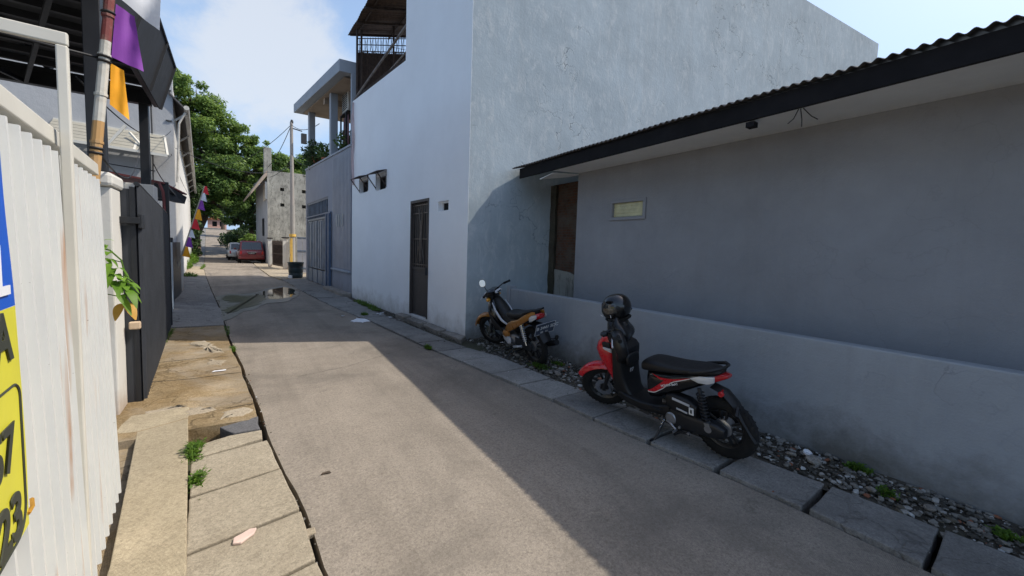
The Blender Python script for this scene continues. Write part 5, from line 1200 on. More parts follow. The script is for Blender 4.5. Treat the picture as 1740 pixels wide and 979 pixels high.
def arcfender(c, R, a0, a1, w, th, n=16, taper=.55, sweep=0, drop=.030):
    """fender band around an axle, crowned across its width"""
    mb = MB(); c = Vector(c); R_ = []
    for i in range(n+1):
        t = i/n; a = lerp(a0, a1, t); ww = w*(taper + (1-taper)*math.sin(PI*min(1,max(0,t*.85+.12))))/2
        rr = R + sweep*(1-t)**3
        d = Vector((math.cos(a),0,math.sin(a))); ring = []
        for j in range(9):
            s = j/8*2-1; ring.append(c + d*(rr - drop*abs(s)**2.5) + Vector((0, ww*s, 0)))
        for j in range(8,-1,-1):
            s = j/8*2-1; ring.append(c + d*(rr - th - drop*abs(s)**2.5) + Vector((0, ww*s*.96, 0)))
        R_.append(ring)
    mb.rings(R_); return mb
def spring(p, q, r, turns, wire):
    p, q = Vector(p), Vector(q); d = (q-p).normalized(); s = d.cross(Vector((0,1,0))).normalized(); u = s.cross(d); n = turns*10
    return [p.lerp(q, i/n) + (s*math.cos(2*PI*i/10) + u*math.sin(2*PI*i/10))*r for i in range(n+1)]

# ---- red and black scooter
RX = lambda x: .70 + (x-.655)*.72 if x < .655 else x + .045
RS = lambda k: (lambda x: x + k)
sc = thing('scooter', 'red and black automatic scooter parked on its side stand beside the low grey wall', 'scooter', (3.16,1.42,.03), None, (rad(-8.5),0,rad(90.5))); sc.scale = (.95,.95,.95)
st = turn((1.12,0,.5), (-.42,0,1), rad(31))          # steering turned to the left
wheel(sc, 'rear_wheel', (0,0,.262), .262, .088, .172, M['darkalloy'], None, 5, False, True)
wheel(sc, 'front_wheel', (1.256,0,.255), .255, .074, .172, M['darkalloy'], st, 5, True)
for s in (-1,1): tubep(sc, 'fork_leg', [(1.252,s*.075,.25),(1.19,s*.075,.42),(1.12,s*.06,.58)], [.02,.021,.022], M['black'], st)
mb = arcfender((1.256,0,.255), .288, rad(26), rad(140), .14, .008, taper=.34, sweep=.02, drop=.05); mb.build('front_fender', M['redpaint'], sc, smooth=True, M=st)
# front cowl
mb = MB(); mb.loftz([(.34,1.045,1.085,.07),(.42,1.03,1.11,.11),(.52,1.02,1.16,.145),(.62,1.02,1.235,.165),(.70,1.02,1.275,.168),(.77,1.02,1.255,.155),(.84,1.02,1.185,.13),(.885,1.02,1.11,.105),(.90,1.03,1.08,.09)], n=22, e=2.5); mb.build('front_cowl', M['redpaint'], sc, smooth=True)
mb = MB(); mb.loftz([(.63,1.15,1.268,.09),(.68,1.15,1.297,.105),(.735,1.15,1.285,.09),(.76,1.15,1.26,.06)], n=18, e=2.5); mb.build('headlight', M['clearlens'], sc, smooth=True)
mb = MB()
for s in (-1,1): mb.loftx([(1.02,.012,.70,.74,s*.158),(1.10,.010,.715,.745,s*.160),(1.20,.006,.725,.74,s*.135)], n=8)
mb.build('trim_line', M['silver'], sc, smooth=True)
for s in (-1,1):
    mb = MB(); mb.loftx([(1.04,.010,.74,.80,s*.153),(1.12,.016,.735,.80,s*.148),(1.19,.008,.73,.765,s*.128)], n=10); mb.build('turn_signal', M['blackplastic'], sc, smooth=True)
# inner leg shield, floorboard
mb = MB(); mb.loftz([(.27,.80,1.06,.115),(.34,.87,1.06,.135),(.46,.905,1.05,.155),(.60,.915,1.04,.160),(.69,.90,1.04,.163),(.745,.895,1.04,.158),(.785,.92,1.04,.145),(.81,.95,1.05,.12)], n=24, e=4.5); mb.build('leg_shield', M['blackplastic'], sc, smooth=True)
mb = MB(); mb.loftx([(.895,.10,.57,.70,0),(.872,.085,.58,.69,0)], n=16, e=4); mb.build('glove_box', M['blackplastic'], sc, smooth=True, bevel=.006)
mb = MB(); mb.loftx([(.42,.13,.22,.36),(.55,.155,.22,.315),(.70,.16,.20,.30),(.86,.15,.21,.30),(1.0,.12,.23,.32)], n=20, e=5); mb.build('floorboard', M['blackplastic'], sc, smooth=True)
emb = text_obj('emblem', 'B7', .052, (.902,.035,.50), (0,-1,0), (-.12,0,1), M['silver'], sc, .001, 'LEFT', .002)
# handlebar assembly
mb = MB(); mb.loftz([(.83,1.00,1.08,.05),(.90,.97,1.10,.09),(.955,.93,1.12,.12),(1.0,.92,1.09,.105),(1.03,.94,1.06,.06)], n=20, e=2.4); hb = mb.build('handlebar_cover', M['blackplastic'], sc, smooth=True, M=st)
mb = MB(); mb.tube([(1.02,-.12,.965),(1.0,-.22,.98),(.95,-.34,.985)], .011, 8); mb.tube([(1.02,.12,.965),(1.0,.22,.98),(.95,.34,.985)], .011, 8); mb.build('handlebar', M['black'], sc, smooth=True, M=st)
for s in (-1,1):
    mb = MB(); mb.tube([(.988,s*.235,.980),(.955,s*.33,.986),(.948,s*.35,.987)], [.018,.0175,.02], 12); g = mb.build('grip', M['rubber'], sc, smooth=True, M=st)
    mb = MB(); mb.tube([(1.02,s*.19,.965),(1.045,s*.24,.95),(1.03,s*.33,.945),(1.02,s*.375,.935)], [.007,.007,.0065,.008], 8); mb.build('brake_lever', M['silver'], sc, smooth=True, M=st)
    mb = MB(); mb.loftx([(.97,.025,.955,1.005,s*.20),(1.03,.028,.95,1.01,s*.19)], n=12, e=4); mb.build('switch_pod', M['blackplastic'], sc, smooth=True, M=st)
    mb = MB(); mb.tube([(1.02,s*.17,1.0),(1.03,s*.20,1.08),(1.0,s*.235,1.15)], .006, 6); mb.build('mirror_stem', M['black'], sc, smooth=True, M=st)
tubep(sc, 'brake_cable', [(1.03,.17,.97),(1.10,.19,1.0),(1.15,.12,.97),(1.13,.05,.86)], .006, M['wire'], st)
tubep(sc, 'mirror_bracket', [(.98,.10,1.0),(1.06,.14,1.0),(1.12,.18,.985)], .008, M['black'], st)
mb = MB(); mb.loftx([(1.10,.035,.955,1.0,.175),(1.13,.045,.95,.995,.185),(1.16,.02,.96,.99,.19)], n=12); mb.build('turned_mirror', M['black'], sc, smooth=True, M=st)
# rear body
mb = MB(); mb.loftx([(.605,.09,.34,.61),(.56,.125,.335,.625),(.45,.14,.36,.64),(.30,.145,.42,.655),(.12,.145,.49,.685),(-.05,.135,.57,.725),(-.20,.105,.635,.735),(-.31,.06,.685,.735),(-.36,.03,.705,.73)], n=24, e=3.2); mb.mx(RX); mb.build('side_panel', M['glossblack'], sc, smooth=True)
def stripe(poly, mat, nm, off=.004, parent=sc):
    # decal panels following both body sides
    for s in (-1, 1):
        mb = MB()
        def hw(x):
            P = [(.605,.09),(.56,.125),(.45,.14),(.30,.145),(.12,.145),(-.05,.135),(-.20,.105),(-.31,.06)]
            for (xa, a), (xb, b) in zip(P, P[1:]):
                if xb <= x <= xa: return lerp(a, b, (x-xa)/(xb-xa))
            return .1
        up, lo = poly
        n = 14; vs = []
        for i in range(n+1):
            t = i/n
            for line in (up, lo):
                k = t*(len(line)-1); j = min(int(k), len(line)-2); x = lerp(line[j][0], line[j+1][0], k-j); z = lerp(line[j][1], line[j+1][1], k-j)
                vs.append((x, s*(hw(x)+off), z))
        mb.add(vs, [(2*i, 2*i+1, 2*i+3, 2*i+2) for i in range(n)]); mb.mx(RX); mb.build(nm, mat, parent, smooth='all')
stripe(([(.48,.612),(.36,.598),(.20,.615),(-.02,.668)], [(.48,.609),(.36,.577),(.20,.592),(-.02,.662)]), M['redpaint'], 'red_stripe')
stripe(([(.30,.585),(.39,.525),(.49,.46),(.57,.425)], [(.20,.595),(.33,.505),(.45,.44),(.57,.415)]), M['redpaint'], 'red_stripe')
stripe(([(.57,.417),(.45,.438),(.33,.503),(.20,.594),(-.02,.666)], [(.57,.409),(.45,.430),(.33,.495),(.20,.586),(-.02,.660)]), M['whiteplastic'], 'white_pinstripe', .006)
text_obj('side_lettering', 'HONDA BeAT', .028, (.475,.1545,.515), (-1,0,.42), (.42,0,1), M['whiteplastic'], sc, .0008, 'LEFT', .0005)
# seat
mb = MB(); mb.loftx([(.675,.085,.60,.655),(.665,.12,.59,.69),(.61,.135,.595,.718),(.50,.142,.61,.724),(.35,.146,.63,.722),(.18,.146,.655,.725),(.02,.14,.68,.745),(-.12,.125,.70,.762),(-.24,.095,.715,.765),(-.33,.055,.73,.758)], n=26, e=3.4); mb.mx(RX); mb.build('seat', M['seat'], sc, smooth=True, sub=1)
mb = MB()
for s in (-1,1): mb.tube([(-.02,s*.150,.72),(-.14,s*.145,.745),(-.26,s*.115,.775),(-.335,s*.05,.79),(-.34,0,.79)], [.012,.015,.016,.015,.015], 8)
mb.mx(RX); mb.build('grab_rail', M['blackplastic'], sc, smooth=True)
mb = MB(); mb.loftx([(-.24,.092,.645,.725),(-.31,.075,.675,.735),(-.38,.035,.705,.735)], n=18, e=3); mb.mx(RX); mb.build('tail_light', M['redlens'], sc, smooth=True)
for s in (-1,1):
    mb = MB(); mb.loftx([(-.03,.005,.665,.675,s*.142),(-.12,.012,.645,.705,s*.133),(-.21,.012,.645,.71,s*.112),(-.27,.008,.665,.715,s*.092)], n=12); mb.mx(RX); mb.build('turn_lens', M['clearlens'], sc, smooth=True)
mb = MB(); mb.lathe([(0,.0),(.02,.002),(.024,-.008),(.022,-.018),(0,-.02)], (-.27,.125,.60), 'Y', 14); mb.bar((-.25,.04,.60),(-.265,.115,.60),.012,.012); mb.mx(RS(.24)); mb.build('reflector', M['redlens'], sc, smooth=True)
# rear mudguard
mb = MB(); R = []
for x, z, w, th in ((-.10,.60,.06,.028),(-.20,.575,.066,.026),(-.28,.50,.064,.018),(-.35,.39,.060,.012),(-.41,.29,.055,.010),(-.44,.235,.044,.008)):
    R.append([(x,-w,z),(x-.012,-w*.5,z+th*.6),(x-.016,0,z+th),(x-.012,w*.5,z+th*.6),(x,w,z),(x+.006,0,z-.004)])
mb.rings([[Vector(p) for p in r] for r in R]); mb.mx(RS(.19)); mb.build('mudguard', M['blackplastic'], sc, smooth=True)
mb = MB(); mb.bar((-.13,.05,.50),(-.15,.125,.45),.02,.035); mb.build('plate_holder', M['blackplastic'], sc, bevel=.004)
# engine, air box, transmission, shock
mb = MB(); mb.loftx([(.50,.05,.17,.30,.06),(.44,.06,.14,.34,.06),(.30,.065,.15,.34,.085),(.12,.055,.19,.34,.10),(0,.05,.20,.33,.10),(-.06,.03,.23,.30,.10)], n=20, e=3.5); mb.build('transmission_case', M['black'], sc, smooth=True)
mb = MB(); mb.loftx([(.34,.05,.34,.46,.105),(.28,.06,.325,.485,.11),(.14,.06,.325,.48,.115),(.06,.05,.335,.44,.115)], n=18, e=4); mb.mx(RS(.09)); mb.build('air_box', M['blackplastic'], sc, smooth=True)
mb = MB(); mb.bar((.27,.172,.452),(.11,.177,.440),.004,.02); mb.bar((.23,.174,.375),(.13,.178,.367),.004,.014); mb.mx(RS(.09)); mb.build('case_trim', M['silver'], sc)
mb = MB(); mb.box(.075,.115,.172,.179,.365,.425); mb.mx(RS(.09)); mb.build('label_sticker', M['whiteplastic'], sc)
mb = MB(); mb.box(.088,.102,.1795,.182,.38,.41); mb.mx(RS(.09)); mb.build('sticker_mark', M['ink'], sc)
mb = MB()
for i in range(9): mb.box(.33+i*.022,.342+i*.022,-.07,.08,.19,.36)
mb.build('cylinder_fins', M['alloy'], sc)
mb = MB(); mb.lathe([(0,.0),(.05,.0),(.055,.012),(.045,.022),(0,.024)], (.40,.122,.235), 'Y', 20); mb.build('pulley_cover', M['alloy'], sc, smooth=True)
for c_ in ((.30,.155,.20),(.22,.155,.175)): mb = MB(); mb.lathe([(0,0),(.012,0),(.012,.018),(0,.02)], c_, 'Y', 10); mb.build('engine_bolt', M['alloy'], sc, smooth=True)
so = tubep(sc, 'shock_absorber', [(.06,.135,.27),(.105,.135,.44),(.14,.13,.60)], .016, M['black'])
mb = MB(); mb.tube(spring((.076,.135,.33),(.132,.132,.57),.030,9,.006), .0065, 6); mb.build('spring', M['black'], so, smooth=True)
mb = MB(); mb.lathe([(0,-.02),(.03,-.02),(.03,.02),(0,.02)], (.06,.135,.275), 'Y', 14); mb.bar((.06,.135,.28),(.076,.135,.335),.035,.04); mb.build('shock_mount', M['alloy'], so, smooth=True)
mb = MB(); mb.loftx([(.24,.035,.215,.30,-.13),(.12,.046,.23,.33,-.14),(-.06,.046,.25,.345,-.145),(-.12,.03,.27,.33,-.145)], n=16); mb.tube([(.42,-.06,.19),(.30,-.11,.17),(.10,-.13,.25)], .017, 8); mb.build('exhaust', M['black'], sc, smooth=True)
mb = MB(); mb.tube([(.47,.10,.215),(.48,.175,.13),(.495,.255,.025)], [.012,.011,.010], 8); mb.box(.46,.53,.235,.275,.018,.030); sd = mb.build('side_stand', M['black'], sc, smooth=True)
mb = MB(); mb.tube(spring((.475,.125,.19),(.485,.185,.115),.011,7,.003), .003, 5); mb.build('spring', M['chrome'], sd, smooth=True)
mb = MB(); mb.tube([(.36,-.15,.10),(.36,.15,.10)], .012, 8); mb.tube([(.36,.13,.10),(.30,.15,.15),(.22,.15,.16)], .012, 8); mb.tube([(.36,-.13,.10),(.28,-.14,.12)], .012, 8); mb.build('centre_stand', M['black'], sc, smooth=True)
mb = MB(); mb.tube([(.44,.135,.20),(.38,.165,.20),(.33,.17,.165)], .009, 8); mb.tube([(.33,.165,.165),(.33,.215,.165)], .01, 8); mb.build('kick_starter', M['alloy'], sc, smooth=True)
mb = MB(); mb.box(.48,.57,.125,.185,.285,.30); mb.box(.48,.57,-.185,-.125,.285,.30); mb.build('footpeg', M['rubber'], sc, bevel=.005)

# helmet hung over the handlebar, rain jacket wrapped round it
SM = Matrix.Translation((3.16,1.42,.03)) @ Matrix.Rotation(rad(90.5),4,'Z') @ Matrix.Rotation(rad(-8.5),4,'X') @ Matrix.Scale(.95,4)
hp = SM @ Vector((1.03,.04,1.150))
he = thing('helmet', 'glossy black full face helmet resting on the scooter handlebar', 'helmet', hp, None, (0,rad(14),rad(150)))
mb = MB(); R = []
for i in range(17):
    ph = PI*i/16; z = math.cos(ph); r_ = math.sin(ph)
    ring = []
    for j in range(28):
        a = 2*PI*j/28; ca, sa = math.cos(a), math.sin(a)
        fx = .142 if ca < 0 else .135 + .022*max(0, -z+.1)
        ring.append(Vector((ca*r_**.8*fx, sa*r_**.8*.112, z*.125 - (.02*(1-abs(ca)) if z < -.6 else 0))))
    if i in (0,16): ring = [v*1.0 + Vector((1e-4*math.cos(2*PI*j/28),1e-4*math.sin(2*PI*j/28),0)) for j, v in enumerate(ring)]
    R.append(ring)
mb.rings(R); mb.build('shell', M['glossblack'], he, smooth='all')
mb = MB(); R = []
for i in range(8):
    z = lerp(-.035,.055,i/7); ring = []
    for j in range(15):
        a = lerp(-1.25,1.25,j/14); rr = math.sqrt(max(0,1-(z/.125)**2))**.8
        ring.append(Vector((math.cos(a)*rr*(.142+.018*max(0,-z/.125+.1)), math.sin(a)*rr*.120, z)))
    R.append(ring)
for r_ in R: mb.v += r_
for i in range(7):
    for j in range(14): mb.f.append((i*15+j,i*15+j+1,(i+1)*15+j+1,(i+1)*15+j)); mb.mi.append(0)
mb.build('visor', M['glass'], he, smooth='all')
mb = MB()
for s in (-1,1): mb.lathe([(0,.0),(.02,0),(.022,.006),(0,.009)], (.03,s*.112,.01), 'Y', 14)
mb.build('visor_pivot', M['blackplastic'], he, smooth=True)
mb = MB(); mb.box(.151,.156,-.035,.02,-.058,-.046); mb.box(.10,.104,.085,.095,-.07,-.045); mb.build('front_mark', M['silver'], he)
mb = MB(); mb.loftz([(-.13,-.09,.09,.07),(-.115,-.115,.115,.092),(-.10,-.12,.125,.098)], n=20); mb.build('neck_trim', M['rubber'], he, smooth=True)
jk = thing('rain_jacket', 'black shiny rain jacket bundled over the scooter handlebar under the helmet', 'jacket', SM @ Vector((1.0,.06,.93)), None, (rad(-8.5),0,rad(107))); jk.scale = (1.25,1.15,1.05)
def crumple(mb, st, seed, amp):
    n = 26; R = []
    for z, rx, ry, ox, oy in st:
        ring = []
        for j in range(n):
            a = 2*PI*j/n; q = 1 + amp*noise.noise(Vector((math.cos(a)*1.8+seed, math.sin(a)*1.8, z*9))) + amp*.7*math.sin(a*5+z*22+seed)*.5
            ring.append(Vector((ox+rx*q*math.cos(a), oy+ry*q*math.sin(a), z)))
        R.append(ring)
    mb.rings(R)
mb = MB(); crumple(mb, [(-.13,.05,.09,.0,0),(-.09,.075,.12,-.005,0),(-.04,.09,.14,-.01,0),(.01,.09,.145,-.01,0),(.05,.08,.125,0,0),(.085,.06,.085,.01,0),(.12,.04,.05,.015,0),(.15,.038,.045,.02,0)], 2, .42)
mb.build('body', paint('wet_look_black_cloth', (.010,.010,.011,1), rough=.30, var=.3, scale=12, bump=.5, bs=30), jk, smooth='all', sub=1)
mb = MB(); mb.tube([(-.03,.13,.02),(-.07,.17,-.05),(-.09,.165,-.15),(-.07,.14,-.23)], [.045,.05,.045,.03], 14); mb.build('sleeve', paint('black_cloth_sleeve', (.011,.011,.012,1), rough=.35, var=.3, bump=.4, bs=40), jk, smooth='all')

# ---- orange and black underbone motorcycle
UX = lambda x: .5 - (.5-x)*.82 if x < .5 else x
mc = thing('motorcycle', 'orange and black underbone motorcycle with a number plate, parked against the tall house', 'motorcycle', (3.50,4.20,.0), None, (rad(-10),0,rad(86)))
s2 = turn((1.13,0,.5), (-.45,0,1), rad(24))
wheel(mc, 'rear_wheel', (0,0,.28), .285, .088, .205, M['darkalloy'], None, 5, False, True)
wheel(mc, 'front_wheel', (1.235,0,.28), .28, .078, .205, M['darkalloy'], s2, 5, True)
for s in (-1,1): tubep(mc, 'fork_leg', [(1.235,s*.085,.28),(1.13,s*.085,.50),(1.03,s*.075,.74)], [.022,.02,.02], M['alloy'], s2)
mb = arcfender((1.235,0,.28), .318, rad(12), rad(135), .13, .007, taper=.35, sweep=.055, drop=.045); mb.build('front_fender', M['orangepaint'], mc, smooth=True, M=s2)
mb = MB(); mb.loftz([(.36,.86,.95,.10),(.46,.83,.98,.155),(.60,.83,1.02,.175),(.72,.85,1.05,.165),(.80,.90,1.07,.13),(.86,.93,1.08,.09)], n=22, e=2.8); mb.build('leg_shield', M['glossblack'], mc, smooth=True)
for s in (-1,1):
    mb = MB(); mb.loftx([(.52,.010,.51,.53,s*.105),(.66,.014,.55,.595,s*.125),(.80,.013,.67,.725,s*.135),(.90,.006,.79,.82,s*.12)], n=12, e=3); mb.build('silver_stripe', M['silver'], mc, smooth=True)
    mb = MB(); mb.loftx([(.62,.01,.40,.44,s*.15),(.74,.016,.42,.52,s*.172),(.88,.012,.50,.62,s*.176),(.99,.006,.64,.68,s*.16)], n=10, e=3); mb.build('leg_trim', M['blackplastic'], mc, smooth=True)
mb = MB(); mb.loftx([(.36,.08,.40,.66),(.50,.095,.42,.66),(.66,.10,.50,.70),(.82,.09,.62,.82),(.94,.07,.76,.90)], n=18, e=2.8); mb.build('backbone_cover', M['blackplastic'], mc, smooth=True)
mb = MB(); mb.loftz([(.80,.94,1.05,.06),(.87,.93,1.12,.10),(.94,.92,1.14,.125),(1.0,.90,1.10,.11),(1.03,.91,1.03,.07)], n=20, e=2.4); mb.build('handlebar_cover', M['glossblack'], mc, smooth=True, M=s2)
mb = MB(); mb.loftz([(.86,1.08,1.15,.08),(.92,1.08,1.165,.095),(.97,1.08,1.14,.08)], n=16); mb.build('headlight', M['clearlens'], mc, smooth=True, M=s2)
mb = MB(); mb.loftx([(.90,.075,.965,1.01),(.88,.08,.96,1.005),(.875,.06,.965,.995)], n=18); mb.build('meter_panel', M['silver'], mc, smooth=True, M=s2)
mb = MB(); mb.box(.868,.873,-.045,.045,.972,.99); mb.build('meter_glass', M['glass'], mc, bevel=.003, M=s2)
mb = MB(); mb.tube([(.98,-.10,.99),(.95,-.2,1.02),(.90,-.34,1.02)], .011, 8); mb.tube([(.98,.10,.99),(.95,.2,1.02),(.90,.34,1.02)], .011, 8); mb.build('handlebar', M['black'], mc, smooth=True, M=s2)
for s in (-1,1):
    mb = MB(); mb.tube([(.938,s*.23,1.021),(.903,s*.335,1.021),(.898,s*.35,1.021)], [.018,.018,.021], 12); mb.build('grip', M['rubber'], mc, smooth=True, M=s2)
    mb = MB(); mb.tube([(.97,s*.19,1.01),(.995,s*.25,1.0),(.965,s*.36,.985)], .007, 8); mb.build('brake_lever', M['silver'], mc, smooth=True, M=s2)
    mb = MB(); mb.loftx([(1.0,.03,.86,.90,s*.14),(1.04,.035,.85,.91,s*.135),(1.08,.01,.87,.89,s*.12)], n=10); mb.build('turn_signal', M['yellowlens'], mc, smooth=True, M=s2)
tubep(mc, 'mirror_stem', [(.95,.17,1.03),(.96,.20,1.10),(.93,.24,1.17)], .006, M['black'], s2)
mb = MB(); mb.loftx([(.955,.03,1.165,1.245,.255),(.945,.05,1.15,1.265,.255),(.925,.052,1.148,1.268,.255)], n=20)
MT = s2 @ turn((.94,.255,1.2), (0,0,1), rad(-49)) @ turn((.94,.255,1.2), (0,1,0), rad(16))
mm = mb.build('mirror', M['black'], mc, smooth=True, M=MT)
mb = MB(); mb.loftx([(.9245,.047,1.153,1.263,.255),(.915,.045,1.155,1.261,.255)], n=20)
mb.build('mirror_glass', M['mirror'], mm, smooth=True, M=MT)
mb = MB(); mb.loftx([(.56,.08,.62,.68),(.545,.10,.62,.72),(.48,.115,.62,.745),(.30,.125,.63,.745),(.12,.13,.655,.765),(-.05,.125,.69,.80),(-.20,.105,.725,.82),(-.30,.07,.755,.82)], n=24, e=2.7); mb.mx(UX); mb.build('seat', M['seat'], mc, smooth=True, sub=1)
for s in (-1,1):
    mb = MB(); mb.loftx([(.60,.012,.40,.46,s*.10),(.48,.02,.42,.56,s*.115),(.30,.022,.48,.62,s*.125),(.10,.022,.56,.66,s*.128),(-.12,.022,.655,.755,s*.12),(-.30,.016,.735,.825,s*.095),(-.36,.006,.775,.82,s*.08)], n=14, e=3); mb.mx(UX); mb.build('side_panel', M['orangepaint'], mc, smooth=True)
mb = MB(); mb.loftx([(.45,.09,.50,.63),(.20,.10,.56,.66),(-.10,.10,.62,.71),(-.32,.075,.70,.78),(-.37,.05,.73,.78)], n=18, e=3); mb.mx(UX); mb.build('under_seat_body', M['blackplastic'], mc, smooth=True)
mb = MB()
for s in (-1,1): mb.tube([(-.08,s*.125,.78),(-.22,s*.125,.81),(-.34,s*.085,.84),(-.39,0,.845)], .013, 8)
mb.mx(UX); mb.build('grab_rail', M['blackplastic'], mc, smooth=True)
mb = MB(); mb.loftx([(-.33,.085,.70,.785),(-.39,.07,.715,.79),(-.415,.04,.735,.785)], n=16, e=3); mb.mx(UX); mb.build('tail_light', M['redlens'], mc, smooth=True)
for s in (-1,1):
    mb = MB(); mb.loftx([(-.25,.006,.675,.735,s*.118),(-.32,.012,.69,.775,s*.108),(-.40,.006,.735,.785,s*.082)], n=10); mb.mx(UX); mb.build('turn_lens', M['clearlens'], mc, smooth=True)
mb = MB(); R = []
for x, z, w in ((-.12,.62,.08),(-.26,.62,.09),(-.34,.58,.085),(-.40,.50,.08),(-.46,.40,.07)):
    R.append([Vector(p) for p in ((x,-w,z),(x-.012,-w*.5,z+.02),(x-.016,0,z+.026),(x-.012,w*.5,z+.02),(x,w,z),(x+.008,0,z-.004))])
mb.rings(R); mb.mx(RS(.13)); mb.build('mudguard', M['blackplastic'], mc, smooth=True)
PX = Matrix.Translation((-.30,0,.60)) @ Matrix.Rotation(rad(-28),4,'Y') @ Matrix.Scale(1.15,4)
mb = MB(); mb.box(-.004,.004,-.14,.14,-.085,.085); np_ = mb.build('number_plate', paint('plate_blue_black', (.07,.09,.13,1), rough=.4, var=.1), mc, bevel=.003, M=PX)
mb = MB()
for q in ((-.138,.138,.078,.082),(-.138,.138,-.082,-.078),(-.138,-.134,-.078,.078),(.134,.138,-.078,.078)): mb.box(-.0055,-.004,*q)
mb.build('plate_border', M['whiteplastic'], np_, M=PX)
ex_, ez_ = (PX.to_3x3() @ Vector((0,-1,0))), (PX.to_3x3() @ Vector((0,0,1)))
text_obj('plate_text', 'B 3441 SDC', .072, PX @ Vector((-.0055,.127,-.005)), ex_, ez_, M['whiteplastic'], np_, .0008, 'LEFT', .002)
text_obj('plate_date', '08 . 26', .044, PX @ Vector((-.0055,.06,-.062)), ex_, ez_, M['whiteplastic'], np_, .0008, 'LEFT', .001)
mb = MB(); mb.tube([(-.36,-.02,.56),(-.43,-.02,.44),(-.47,-.12,.43)], .008, 6); mb.lathe([(0,0),(.03,0),(.034,-.01),(0,-.014)], (-.47,-.14,.44), 'X', 14); mb.mx(RS(.13)); mb.build('rear_bracket', M['blackplastic'], mc, smooth=True)
# engine and running gear
mb = MB(); mb.loftx([(.72,.06,.26,.36),(.66,.09,.22,.38),(.50,.12,.20,.40),(.38,.10,.22,.40),(.32,.06,.26,.36)], n=18, e=3.5); mb.build('engine', M['alloy'], mc, smooth=True)
mb = MB()
for i in range(7): mb.box(.70+i*.022,.712+i*.022,-.055,.055,.27,.40)
mb.build('cylinder_fins', M['alloy'], mc)
mb = MB(); mb.lathe([(0,0),(.062,0),(.068,.015),(.05,.03),(0,.032)], (.50,.118,.29), 'Y', 22); mb.lathe([(0,0),(.05,0),(.055,.012),(0,.02)], (.64,.095,.30), 'Y', 18); mb.build('engine_cover', M['silver'], mc, smooth=True)
mb = MB(); mb.loftx([(.62,.02,.34,.42,.13),(.55,.03,.33,.44,.135),(.47,.02,.36,.42,.13)], n=12); mb.build('yellow_cover', M['orangepaint'], mc, smooth=True)
for s in (-1,1):
    mb = MB(); mb.bar((.36,s*.085,.33),(-.03,s*.085,.28),.022,.045); mb.build('swing_arm', M['alloy'], mc, bevel=.004)
    so = tubep(mc, 'shock_absorber', [(.03,s*.118,.31),(.08,s*.118,.47),(.12,s*.115,.62)], .015, M['chrome'])
    mb = MB(); mb.tube(spring((.045,s*.118,.37),(.11,s*.116,.60),.027,9,.006), .006, 6); mb.build('spring', M['silver'], so, smooth=True)
    mb = MB(); mb.tube([(.42,s*.08,.19),(.42,s*.22,.19)], .011, 8); mb.tube([(.42,s*.14,.19),(.42,s*.225,.19)], .017, 10); mb.build('footpeg', M['rubber'], mc, smooth=True)
    mb = MB(); mb.bar((.42,s*.11,.20),(.16,s*.125,.27),.015,.03); mb.tube([(.16,s*.12,.27),(.14,s*.2,.29)], .012, 8); mb.build('passenger_peg', M['silver'], mc, smooth=True)
mb = MB(); mb.prism([(.36,.25),(.36,.36),(.0,.35),(-.06,.31),(-.06,.25),(.0,.22)], .09, .104, 'XZ'); mb.build('chain_cover', M['black'], mc, bevel=.006)
mb = MB(); mb.tube([(.78,-.03,.24),(.70,-.08,.16),(.45,-.13,.16),(.20,-.14,.22),(-.05,-.15,.28),(-.32,-.155,.36)], [.017,.018,.02,.04,.045,.042], 12); mb.build('exhaust', M['black'], mc, smooth=True)
mb = MB(); mb.tube([(.40,.10,.19),(.42,.20,.10),(.44,.28,.0)], .011, 8); mb.box(.41,.48,.26,.30,-.005,.008); mb.build('side_stand', M['black'], mc, smooth=True)
mb = MB(); mb.tube([(.36,-.14,.14),(.36,.14,.14),(.27,.16,.15)], .012, 8); mb.build('centre_stand', M['black'], mc, smooth=True)
mb = MB(); mb.tube([(.46,.12,.24),(.60,.17,.235),(.66,.17,.23)], .008, 8); mb.tube([(.66,.15,.23),(.66,.20,.23)], .012, 8); mb.build('gear_pedal', M['chrome'], mc, smooth=True)

# ------------------------------------------------------------------ rubble, litter, weeds
ICO = []
_b = bmesh.new(); bmesh.ops.create_icosphere(_b, subdivisions=1, radius=1); ICO_V = [v.co.copy() for v in _b.verts]; ICO_F = [tuple(v.index for v in f.verts) for f in _b.faces]; _b.free()
def stone(mb, p, s, r, flat=.6):
    sc_ = Vector((r.uniform(.7,1.5), r.uniform(.7,1.2), r.uniform(.4,.9)*flat+.15))*s
    R_ = Matrix.Rotation(r.uniform(0,6.28),3,'Z') @ Matrix.Rotation(r.uniform(-.6,.6),3,'X')
    # facet the blob: clamp to a random box so it reads as broken concrete
    k = r.uniform(.62,.85)
    mb.add([Vector(p) + R_ @ Vector(tuple(max(-k, min(k, c*(1+.25*r.uniform(-1,1))))*sc_[i] for i, c in enumerate(v))) for v in ICO_V], ICO_F)
r = random.Random(77); mb = MB()
for _ in range(7000):
    y = r.uniform(-1.2, 6.0); xi = pl(SIN, y); xo = 3.89 if y < 5.55 else 4.4
    if y > 5.2: xi = max(xi, 3.34 + (y-5.9)*.0)
    t = r.random()**.8; x = lerp(xi-.05, xo, t)
    s = .006 + .022*r.random()**3.0
    if y > 3: s *= 1.15
    stone(mb, (x, y, .012 + .02*(x-xi)/(xo-xi) + s*.3), s, r)
for _ in range(260):
    y = r.uniform(5.9, 9.6); x = r.uniform(2.82, 3.3 - .047*(y-6)); stone(mb, (x, y, .02), .008+.02*r.random()**3, r)
